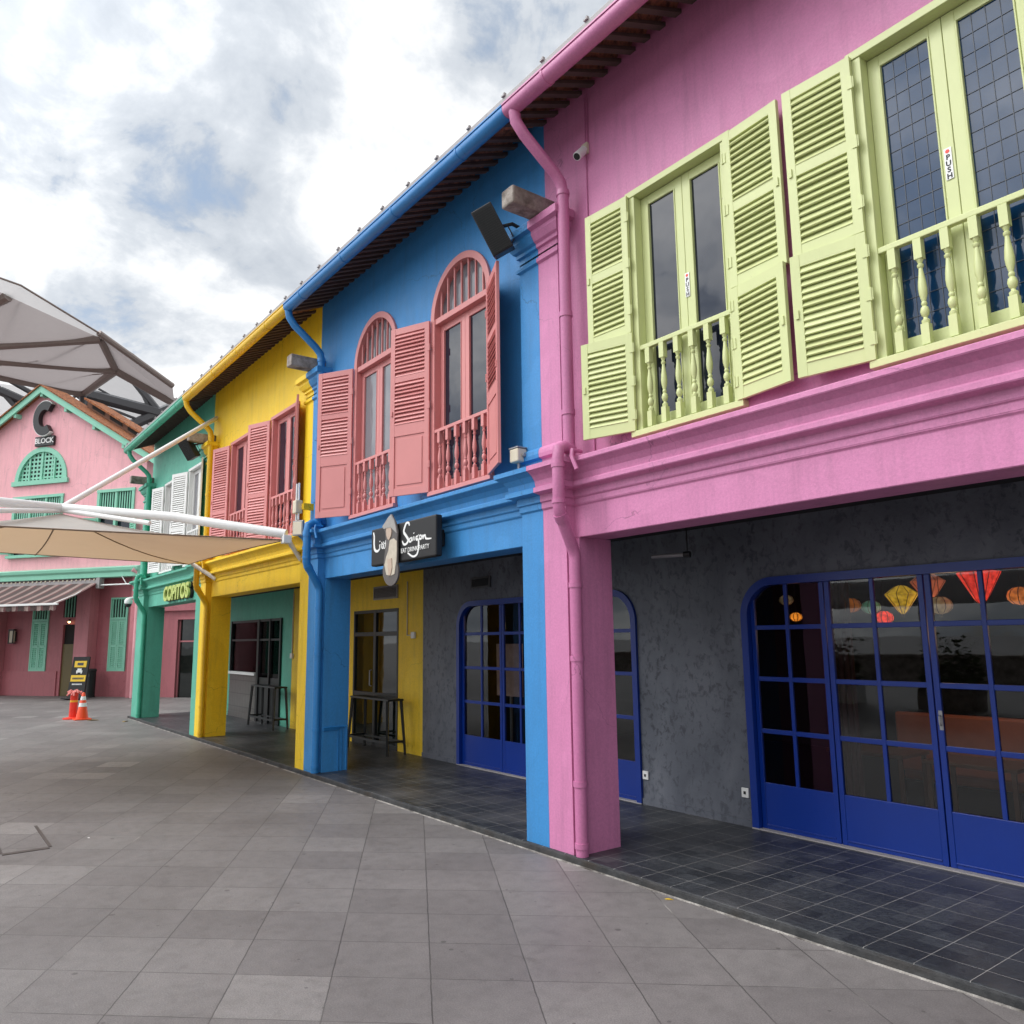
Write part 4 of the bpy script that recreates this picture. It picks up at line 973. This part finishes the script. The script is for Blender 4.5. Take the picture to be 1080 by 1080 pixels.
# fan window
f=MB(); n=24
for k in range(n):
    a0,a1=math.pi*k/n,math.pi*(k+1)/n; q=lambda s,a,y:(-5.56+1.37*s*math.cos(a),y,9.02+1.42*s*math.sin(a))
    f.quad(q(.9,a0,-.05),q(1.05,a0,-.05),q(1.05,a1,-.05),q(.9,a1,-.05)); f.quad(q(.9,a0,-.05),q(.9,a1,-.05),q(.9,a1,.1),q(.9,a0,.1)); f.quad(q(1.05,a0,-.05),q(1.05,a1,-.05),q(1.05,a1,0),q(1.05,a0,0))
f.box(-7.1,-4.03,-.10,.1,8.86,9.06)
for k in range(1,4):
    x=-6.93+2.73*k/4; f.box(x-.045,x+.045,-.01,.05,9.06,9.02+1.35*math.sqrt(max(0,1-((x+5.56)/1.37)**2)))
for k in range(14):
    x=-6.85+k*.2; h_=1.30*math.sqrt(max(0,1-((x+5.56)/1.3)**2)) if abs(x+5.56)<1.3 else 0
    if h_>.05: f.box(x-.04,x+.04,.03,.045,9.06,9.02+h_)
for k in range(8):
    z_=9.18+k*.18; hw=1.27*math.sqrt(max(0,1-((z_-9.02)/1.36)**2)) if z_<10.38 else 0
    if hw>.05: f.box(-5.56-hw,-5.56+hw,.028,.047,z_-.04,z_+.04)
fw_=P('fan_window',f,M['cgreen'],c); b=MB(); b.prism_y([(-5.56+1.37*math.cos(math.pi*k/20),9.02+1.42*math.sin(math.pi*k/20)) for k in range(21)],.12,.14); P('pane',b,M['steeld'],fw_)
def mint_window(x0_,x1_,z0_,z1_,bays,sh=True):
    f=MB(); f.box(x0_-.08,x0_+.05,-.05,.1,z0_,z1_); f.box(x1_-.05,x1_+.08,-.05,.1,z0_,z1_); f.box(x0_-.1,x1_+.1,-.06,.1,z1_-.0,z1_+.12); f.box(x0_-.15,x1_+.15,-.14,.1,z0_-.12,z0_)
    zt=z0_+(z1_-z0_)*.58; f.box(x0_+.05,x1_-.05,-.02,.1,zt-.05,zt+.05)
    w_=(x1_-x0_)/bays
    for k in range(1,bays): f.box(x0_+w_*k-.06,x0_+w_*k+.06,-.03,.1,z0_,z1_)
    for k in range(bays*7): 
        x=x0_+(x1_-x0_)*(k+.5)/(bays*7); f.box(x-.025,x+.025,0,.03,zt+.05,z1_)
    wn=P('window',f,M['cgreen'],c); b=MB(); b.box(x0_,x1_,.12,.15,z0_,z1_); P('pane',b,M['glass_dark'],wn)
    if sh:
        lf=louvre_leaf(w_*.62,zt-z0_-.1,[(.1,zt-z0_-.2)],False,1,slat=.09); lf2=louvre_leaf(w_*.62,zt-z0_-.1,[(.1,zt-z0_-.2)],False,-1,slat=.09)
        P('shutter',lf,M['cgreen'],wn,(x1_+.02,-.08,z0_+.05),rot=R(-25)); P('shutter',lf2,M['cgreen'],wn,(x0_-.02,-.08,z0_+.05),rot=R(25))
mint_window(-6.9,-4.3,5.85,8.27,3); mint_window(-2.32,-.58,5.85,8.27,2)
def tall_shutter(x0_,x1_):
    f=MB(); f.box(x0_,x0_+.06,.40,.5,1.0,3.95); f.box(x1_-.06,x1_,.40,.5,1.0,3.95); f.box(x0_+.06,x1_-.06,.40,.5,3.88,3.95); f.box(x0_+.06,x1_-.06,.40,.5,3.05,3.15); f.box(x0_+.06,x1_-.06,.40,.5,1.0,1.06)
    for k in range(6): x=x0_+.1+(x1_-x0_-.2)*k/5; f.box(x-.02,x+.02,.42,.46,3.15,3.88)
    wn=P('window',f,M['cgreen'],c)
    for k in range(2):
        w_=(x1_-x0_-.12)/2; lf=louvre_leaf(w_-.01,1.98,[(.08,.9),(1.0,1.9)],False,1,slat=.08); P('shutter',lf,M['cgreen'],wn,(x0_+.06+k*w_,.45,1.06))
    b=MB(); b.box(x0_+.06,x1_-.06,.52,.54,1.06,3.9); P('backing',b,M['room'],wn)
tall_shutter(-5.86,-4.98); tall_shutter(-1.76,-.88)
b=MB(); b.box(-4.2,-3.12,.5,.6,0,2.1); d=P('door',b,plain('olive_door',(.13,.095,.03),.5),c); b=MB(); b.box(-4.2,-3.12,.55,.6,2.1,2.9); b.box(-4.25,-3.1,.55,.6,3.2,4.3); P('transom',b,M['room'],d)
b=MB(); 
for k in range(8): b.box(-4.2+.15*k,-4.16+.15*k,.48,.52,3.2,4.3)
P('transom_bars',b,M['cgreen'],d)
b=MB(); b.box(1.6,3.3,.55,.6,0,3.0); d=P('door',b,M['glass_shop'],c); b=MB(); b.box(1.66,3.3,.50,.549,2.12,2.18); b.box(1.6,1.66,.50,.549,0,3.0); b.box(1.5,1.6,.40,.55,0,3.05); b.box(1.6,3.3,.38,.549,3.0,3.1); P('door_frame',b,M['cpinkd'],d); b=MB(); b.box(2.75,2.78,.48,.5,.9,1.3); P('door_handle',b,M['white'],d)
b=MB(); b.tube([(.05,-.1,0.0),(.05,-.1,4.6),(.0,-.15,4.9),(-.12,-.3,5.0)],.09,10); P('downpipe',b,M['cpink'],c,smooth=True)

# signs and things on that block: placed in world space from its local frame
MC=Matrix.Translation(CO)@Matrix.Rotation(CA,4,'Z')
def cl(x,y,z): return MC@Vector((x,y,z))
t=thing('block_sign','black capital C above a small black plate on the gable','sign',cl(-5.42,-.02,10.9),CA)
ri,ro,pf,pb=.42,.80,[],[]
def cring(r0,r1,y0,y1):
    b=MB(); n=26; a0,a1=R(52),R(308); sy=1.0
    for k in range(n):
        p,q=a0+(a1-a0)*k/n,a0+(a1-a0)*(k+1)/n; g=lambda r,a,y:(r*math.cos(a)*.92,y,.78+r*math.sin(a)*1.0)
        for f_ in (((r0,p,y0),(r1,p,y0),(r1,q,y0),(r0,q,y0)),((r0,p,y0),(r0,q,y0),(r0,q,y1),(r0,p,y1)),((r1,p,y0),(r1,p,y1),(r1,q,y1),(r1,q,y0))): b.quad(*[g(*v) for v in f_])
    for a in (a0,a1): b.quad(*[(r*math.cos(a)*.92,y,.78+r*math.sin(a)) for r,y in ((r0,y0),(r1,y0),(r1,y1),(r0,y1))])
    return b
o=P('letter',cring(.38,.76,-.22,-.02),M['black'],t,loc=(.0,0,.05)); o.scale=(.85,1,1); o=P('letter_edge',cring(.765,.80,-.20,-.02),M['letterw'],t,loc=(.0,0,.05)); o.scale=(.85,1,1)
b=MB(); b.box(-.52,.52,-.10,-.01,-.36,.06); b.box(-.02,.02,-.06,-.03,.06,.12); P('plate',b,M['black'],t,bevel=.01)
link('plate_lettering',text_mesh('BLOCK',.32,.006,M['letterw'],.006),t,(0,-.108,-.15),(R(90),0,0))

t=thing('shop_awning','brown and cream striped retractable awning with frilled edge','awning',cl(-5.6,-.1,4.55),CA)
A0,A1=-6.2,3.75      # local x (world of block) -11.8 .. -1.85
b=MB(); n=24; top=(.0,-.05); bot=(-2.0,-.98)
vs=[]; 
for k in range(n+1):
    for j in range(9):
        s=j/8; x=A0+(A1-A0)*k/n; vs.append((x,-.1-1.9*s,.0-.92*s-.05*math.sin(math.pi*s)))
b.add(vs,[(k*9+j,k*9+j+1,(k+1)*9+j+1,(k+1)*9+j) for k in range(n) for j in range(8)]); o=P('cloth',b,M['stripes'],t,smooth=True)
b=MB(); m_=160; vs=[]
for k in range(m_+1):
    x=A0+(A1-A0)*k/m_; sc=.03*abs(math.sin(math.pi*k/4)); wv=.012*math.sin(k*1.3)
    vs+=[(x,-2.03+wv,-.97),(x,-2.03-wv,-1.16-sc)]
b.add(vs,[(2*k,2*k+1,2*k+3,2*k+2) for k in range(m_)]); P('valance',b,M['stripes'],t)
b=MB(); b.box(A0,A1+.05,-2.06,-1.98,-.98,-.90); P('front_bar',b,M['white'],t,bevel=.01)
b=MB(); b.tube([(A1-.3,-.15,-.12),(A1-.1,-1.1,-.55),(A1-.25,-1.98,-.94)],.035,8); P('arm',b,M['white'],t)
b=MB(); b.box(A0,A1,-.16,.0,-.04,.10); b.box(A1-.05,A1+.12,-.2,.05,-.25,.18); P('cassette',b,M['galv'],t)
b=MB(); b.tube([(A1+.1,-.1,-.12),(A1+1.9,-.1,-.12)],.03,8); b.tube([(A1+1.1,-.1,.25),(A1+1.4,-.1,-.12)],.02,6); P('wall_rail',b,M['white'],t)
t=thing('string_lights','string of small clear bulbs along the mint ledge above the awning','string lights',cl(-5.6,-.26,4.71),CA)
b=MB(); b.tube([(-5.5,0,0),(3.7,0,0)],.012,5); P('wire',b,M['black'],t)
bm=MB(); bm.lathe([(.012,.0),(.035,-.04),(.03,-.075),(.005,-.09)],(0,0,0),8); bme=bm.mesh('bulb',M['beige'],True)
for k in range(40): link('bulb',bme,t,(-5.4+k*.23,0,-.01))
t=thing('door_lamp','small lit warm lamp over the olive door','lamp',cl(-3.75,.40,3.05),CA)
b=MB(); b.lathe([(.02,.06),(.07,.02),(.07,-.02)],(0,-.1,0),12); b.tube([(0,0,.08),(0,-.1,.06)],.012,6); P('shade',b,M['black'],t)
b=MB(); b.lathe([(.055,-.02),(.05,-.07),(.01,-.1)],(0,-.1,0),12); P('bulb',b,emit('warm_bulb',(1,.62,.25),6),t,smooth=True)
t=thing('wall_lantern','black wall lantern on the rose wall under the awning','lamp',cl(-6.75,.40,2.55),CA)
b=MB(); b.box(-.14,.14,-.2,-.05,-.4,-.36); b.box(-.14,.14,-.2,-.05,.14,.2); b.box(-.1,.1,-.05,0,-.3,.1)
for x in (-.13,.1): b.box(x,x+.03,-.2,-.17,-.36,.14)
P('lantern_frame',b,M['black'],t); b=MB(); b.box(-.1,.1,-.17,-.07,-.35,.13); P('lantern_glass',b,M['beige'],t)

t=thing('taxi_board','tall black pick-up board with yellow panels and a white car symbol','sign board',(-28.35,.05,0),R(42))
b=MB(); Mx=Matrix.Rotation(R(-8),4,'X'); b.obox(Mx,-.36,.36,-.03,.03,0,1.62); b.obox(Mx,-.40,.40,-.3,.3,0,.05); P('board',b,M['blackm'],t,bevel=.01)
b=MB(); b.obox(Mx,-.25,.27,-.04,-.03,1.22,1.46); b.obox(Mx,-.32,.32,-.04,-.03,.68,.92); P('yellow_panel',b,M['signyellow'],t)
b=MB(); b.obox(Mx,-.12,.14,-.046,-.04,1.29,1.39); 
for k in range(9): b.obox(Mx,-.24+.055*k,-.20+.055*k,-.046,-.04,.76,.83)
P('dark_marks',b,M['steeld'],t)
b=MB(); b.obox(Mx,-.13,.13,-.04,-.03,1.02,1.10); b.obox(Mx,-.09,.09,-.04,-.03,1.10,1.17); b.obox(Mx,-.12,-.07,-.04,-.03,.98,1.02); b.obox(Mx,.07,.12,-.04,-.03,.98,1.02); P('car_symbol',b,M['letterw'],t)
b=MB()
for k in range(8): b.obox(Mx,-.22+.055*k,-.185+.055*k,-.04,-.03,.55,.60)
P('white_marks',b,M['letterw'],t)

t=thing('litter_bin','slim black litter bin beside the rose pier','bin',cl(-2.05,-.05,0),CA)
b=MB(); b.lathe([(.18,0),(.18,.05),(.16,.06),(.17,1.0),(.19,1.02),(.19,1.08),(.15,1.12)],(0,0,0),16); P('bin_body',b,M['blackm'],t,smooth=True); b=MB(); b.box(-.1,.1,-.185,-.16,.8,.92); P('slot',b,M['black'],t)

t=thing('traffic_cone','orange traffic cone with two white bands on the plaza','traffic cone',(-19.15,-1.14,0))
H=.75; r=lambda z: .17-.135*z/H
b=MB(); b.box(-.22,.22,-.22,.22,0,.035); P('base',b,M['cone'],t,bevel=.02)
b=MB(); b.lathe([(r(.03),.03),(r(.73),.73),(.02,.75)],(0,0,0),24); P('cone_body',b,M['cone'],t,smooth=True)
for z0_,z1_ in ((.36,.46),(.54,.64)): b=MB(); b.lathe([(r(z0_)+.003,z0_),(r(z1_)+.003,z1_)],(0,0,0),24); P('white_band',b,M['refl'],t,smooth=True)
t=thing('warning_post','red post with an amber band and ribbon on top, left of the cone','warning post',(-19.6,-1.30,0))
b=MB(); b.lathe([(.26,0),(.26,.03),(.11,.06),(.10,.74),(.06,.78)],(0,0,0),20); P('post_body',b,M['red'],t,smooth=True)
b=MB(); b.lathe([(.104,.40),(.104,.52)],(0,0,0),20); P('amber_band',b,M['amber'],t)
b=MB()
for k in range(14):
    a=k*2.4; b.tube([(0,0,.74),(.10*math.cos(a),.10*math.sin(a),.78+.03*math.sin(k)),(.19*math.cos(a),.19*math.sin(a),.70+.05*math.cos(k*1.7))],.022,5)
P('ribbon',b,plain('pale_red_ribbon',(.75,.22,.20),.6,var=.4,scale=30),t)

def leaf(name,loc,s,rz,mat,label):
    b=MB(); n=8; vs=[]
    for k in range(n+1):
        u=k/n; wd=.5*math.sin(math.pi*u**.8)*.45; zz=.12*math.sin(math.pi*u)
        vs+=[(u-.5,wd,.02+zz*.5),(u-.5,0,.02+zz*.2),(u-.5,-wd,.02+zz*.6)]
    b.add(vs,[f for k in range(n) for f in ((k*3,k*3+1,k*3+4,k*3+3),(k*3+1,k*3+2,k*3+5,k*3+4))])
    o=P(name,b,mat,None,loc,rz,smooth=True); o.scale=(s,s,s); m_=o.modifiers.new('t','SOLIDIFY'); m_.thickness=.02; tag(o,label,'leaf')
leaf('fallen_leaf',(1.66,-.13,.0),.075,R(30),M['yleaf'],'tiny yellow leaf lying at the kerb of the pink arcade')
leaf('fallen_leaf',(-18.6,-.95,0),.30,R(70),M['dryleaf'],'dry brown leaf on the paving just right of the traffic cone')
leaf('fallen_leaf',(-17.6,-.33,0),.22,R(130),M['dryleaf'],'small dry leaf at the foot of the teal corner pier')
leaf('fallen_leaf',(-3.75,-3.45,0),.05,R(10),M['letterw'],'tiny pale scrap on the paving by the drain frame')

t=thing('drain_frame','worn metal edge of a drain cover let into the paving at the left','drain cover',(-4.2,-4.05,0),0)
b=MB(); b.box(.62,.70,-.22,.20,.001,.006); b.box(-.6,.62,-.25,-.21,.001,.0055); b.box(-.6,.62,.20,.23,.001,.0055); P('metal_edge',b,plain('worn_steel',(.085,.07,.065),.6,.2,.4,12),t)
b=MB(); b.box(-.58,.61,-.205,.195,.001,.004); P('cover_plate',b,M['paving'],t)

# ------------------------------------------------------------------ big umbrella canopies beyond the pink block
from math import tan
CAMP=Vector((6.312,-5.205,2.1))
def ray(px,py,d):
    v=(r2*((px-540)/830.154)-u2*((py-540)/830.154)+fw); return CAMP+v*(d/math.hypot(v.x,v.y))
def sheet(name,pts,mat,par,n=10,sag=0):
    """curved fabric panel between 3 or 4 corner points"""
    b=MB(); p=[Vector(q) for q in pts]
    if len(p)==3: p=[p[0],p[1],p[2],p[2]]
    if len(p)==4:
        rows=[[ (p[0].lerp(p[1],j/n)).lerp(p[3].lerp(p[2],j/n),i/n)-Vector((0,0,sag*math.sin(math.pi*i/n)*math.sin(math.pi*j/n))) for j in range(n+1)] for i in range(n+1)]
        b.add([tuple(q) for r_ in rows for q in r_],[(i*(n+1)+j,i*(n+1)+j+1,(i+1)*(n+1)+j+1,(i+1)*(n+1)+j) for i in range(n) for j in range(n)])
    return P(name,b,mat,par,smooth=True)
u_=thing('umbrella_canopy','huge grey brown foil umbrella canopy above the pale pink gable','canopy',(0,0,0))
hub=ray(-119,371,47); A0=ray(8,312,42); A=ray(106,357,44); B=ray(122,390,47); Cc=ray(88,414,52); A00=ray(-70,275,40)
sheet('foil_panel',[hub,A00,A0],M['etfe'],u_,8,.3); sheet('foil_panel',[hub,A0,A],M['etfe'],u_,8,.3); sheet('foil_panel',[hub,A,B],M['etfe'],u_,8,.3); sheet('foil_panel',[hub,B,Cc],M['etfe'],u_,8,.3)
R0,R1,R2,R3,R4=ray(-60,272,40),ray(22,301,41),ray(104,351,43),ray(182,407,46),ray(184,425,49)
sheet('foil_lip',[A00,R0,R1,A0],M['etfew'],u_,6); sheet('foil_lip',[A0,R1,R2,A],M['etfew'],u_,6); sheet('foil_panel',[A,R2,R3,R4],M['etfe'],u_,8); sheet('foil_panel',[A,R4,B],M['etfe'],u_,6)
for nm,pts,r in (('rib',[hub,A0],.28),('rib',[hub,A],.27),('rib',[hub,B],.25),('rib',[hub,Cc],.32),('edge_beam',[A,B],.2),('edge_beam',[B,Cc],.26),('edge_beam',[B,R4],.28),('edge_beam',[R2,R3],.16),('edge_beam',[A00,R0],.1),('rim_cable',[R0,R1,R2],.05),('edge_beam',[R2,ray(140,374,44.3),R3],.06),
     ('tie_rod',[ray(20,384,47),A],.035),('tie_rod',[ray(-30,372,47),ray(18,314,42.3)],.035),('tie_rod',[ray(-20,388,48),ray(40,380,46)],.03),('tie_rod',[ray(10,402,51),ray(112,394,47.5)],.03)):
    b=MB(); b.tube(pts,r,8); P(nm,b,M['steel'],u_,smooth=True)
b=MB(); hb=Vector(hub); b.tube([(hb.x,hb.y,0),(hb.x,hb.y,hb.z)],[.5,.3],12); P('mast',b,M['steel'],u_,smooth=True)
cbase=Vector(Cc); b=MB(); b.tube([(cbase.x,cbase.y,0),tuple(cbase)],.2,10); P('mast',b,M['steeld'],u_,smooth=True)
u2_=thing('umbrella_canopy','white foil canopy with dark pipes farther behind the jack roof','canopy',(0,0,0))
a1,a2,a3,a4=ray(124,393,60),ray(188,432,60),ray(182,470,68),ray(84,424,70)
sheet('foil_panel',[a1,a2,a3,a4],M['etfew'],u2_,8); sheet('foil_panel',[ray(-20,402,64),ray(70,414,64),ray(92,440,72),ray(-20,490,72)],M['etfew'],u2_,8)
for pts,r in (([(92,416),(176,438)],.42),([(135,450),(180,430)],.35),([(70,408),(110,440)],.14),([(0,412),(36,428)],.3),([(-5,405),(26,440)],.16),([(8,400),(50,424)],.16),([(100,425),(170,452)],.09),([(104,410),(168,446)],.07),([(84,412),(60,440)],.10),([(140,400),(172,440)],.25),([(146,404),(160,436)],.16),([(88,430),(150,470)],.1)):
    b=MB(); b.tube([ray(*pts[0],57),ray(*pts[1],57)],r,6); P('pipe_strut',b,M['steeld'],u2_,smooth=True)
b=MB(); q=ray(60,430,66); b.tube([(q.x,q.y,0),tuple(q)],.3,8); q2=ray(172,440,62); b.tube([(q2.x,q2.y,0),tuple(q2)],.3,8); P('mast',b,M['steeld'],u2_)

# ------------------------------------------------------------------ the far side of the plaza (seen in the glass)
def tree(x,y,h,label):
    t=thing('shade_tree',label,'tree',(x,y,0),0,'trees across the plaza')
    b=MB(); b.tube([(0,0,-.1),(.1,.05,h*.25),(.05,.1,h*.5),(.2,0,h*.75)],[.22,.17,.13,.05],9)
    for k in range(6):
        a=k*1.05; b.tube([(.08,.06,h*(.35+.05*k)),(1.0*math.cos(a),1.0*math.sin(a),h*(.55+.05*k)),(1.9*math.cos(a),1.9*math.sin(a),h*(.65+.05*k))],[.08,.05,.02],6)
    P('trunk',b,M['bark'],t,smooth=True)
    b=MB(); rnd=random.Random(int(x*10)); cl_=[(rnd.gauss(0,1.3),rnd.gauss(0,1.3),h*(.5+.45*rnd.random()),.5+.6*rnd.random()) for _ in range(26)]
    for cx,cy,cz,cr in cl_:
        for _ in range(70):
            d=Vector((rnd.gauss(0,1),rnd.gauss(0,1),rnd.gauss(0,.8))).normalized()*cr*rnd.random()**.4; p=Vector((cx,cy,cz))+d
            q=Matrix.Rotation(rnd.random()*6.28,4,'Z')@Matrix.Rotation(rnd.gauss(0,.8),4,'X'); s=.10+.07*rnd.random()
            b.add([tuple(p+q@Vector(v)) for v in ((-s,0,0),(0,-s*.5,.01),(s,0,0),(0,s*.5,.01))],[(0,1,2,3)])
    P('crown',b,M['leafy'],t)
for i,(x,y,h) in enumerate(((12,-19,7.5),(6.5,-21,8.5),(1,-20,7),(17.5,-22,8),(-14,-17,7),(-22,-14,8),(-31,-15,9),(-41,-14,9))): tree(x,y,h,['bushy green tree across the plaza opposite the pink doors','tallest green tree across the plaza','small round green tree across the plaza','outermost green tree across the plaza','added green tree out of view opposite the yellow front','added green tree out of view opposite the teal front','added green tree out of view at the near left','added tall green tree out of view at the far left'][i])  # last four are added, unseen, to darken what the left glass reflects
t=thing('riverside_canopy','long low white canopy with deep fascia on thin posts across the plaza','canopy',(-3,-13,0))
b=MB(); b.box(-10,9,-2.2,2.2,3.35,3.45); b.box(-10,9,2.2,2.28,2.95,3.5); b.box(-10,9,-2.28,-2.2,2.95,3.5); P('canopy_roof',b,M['etfew'],t)
for x in (-9,-6.2,-3.4,-.6,2.2,5,8): b=MB(); b.tube([(x,2,0),(x,2,3.3)],.06,10); P('post',b,M['white'],t,smooth=True)
for i_,(x,w_) in enumerate(((-11.5,2.0),(-7.6,1.4),(-4.2,1.6),(-1.0,1.1),(3.0,2.0))):
    t=thing('planter_hedge',['leftmost hedge planter under the white canopy','second hedge planter under the white canopy','middle hedge planter under the white canopy','narrow hedge planter under the white canopy','rightmost hedge planter under the white canopy'][i_],'hedge',(x,-13.6,0),0,'hedge planters across the plaza')
    b=MB(); b.box(-w_/2,w_/2,-.35,.35,0,.55); P('planter_box',b,M['white'] if i_%2 else M['concrete'],t,bevel=.02)
    b=MB(); rnd=random.Random(i_)
    for _ in range(900):
        p=Vector((rnd.uniform(-w_/2,w_/2),rnd.gauss(0,.2),.55+abs(rnd.gauss(0,.55)))); q=Matrix.Rotation(rnd.random()*6.28,4,'Z')@Matrix.Rotation(rnd.gauss(0,.9),4,'X'); z=.07+.06*rnd.random()
        b.add([tuple(p+q@Vector(v)) for v in ((-z,0,0),(0,-z*.5,.01),(z,0,0),(0,z*.5,.01))],[(0,1,2,3)])
    P('foliage',b,M['leafy'],t)
t=thing('river_wall','low dark wall along the far edge of the plaza','wall',(5,-25,0))
b=MB(); b.box(-40,40,-.3,.3,0,1.1); b.box(-40,40,-.4,.4,1.1,1.2); P('wall_body',b,M['concrete'],t)
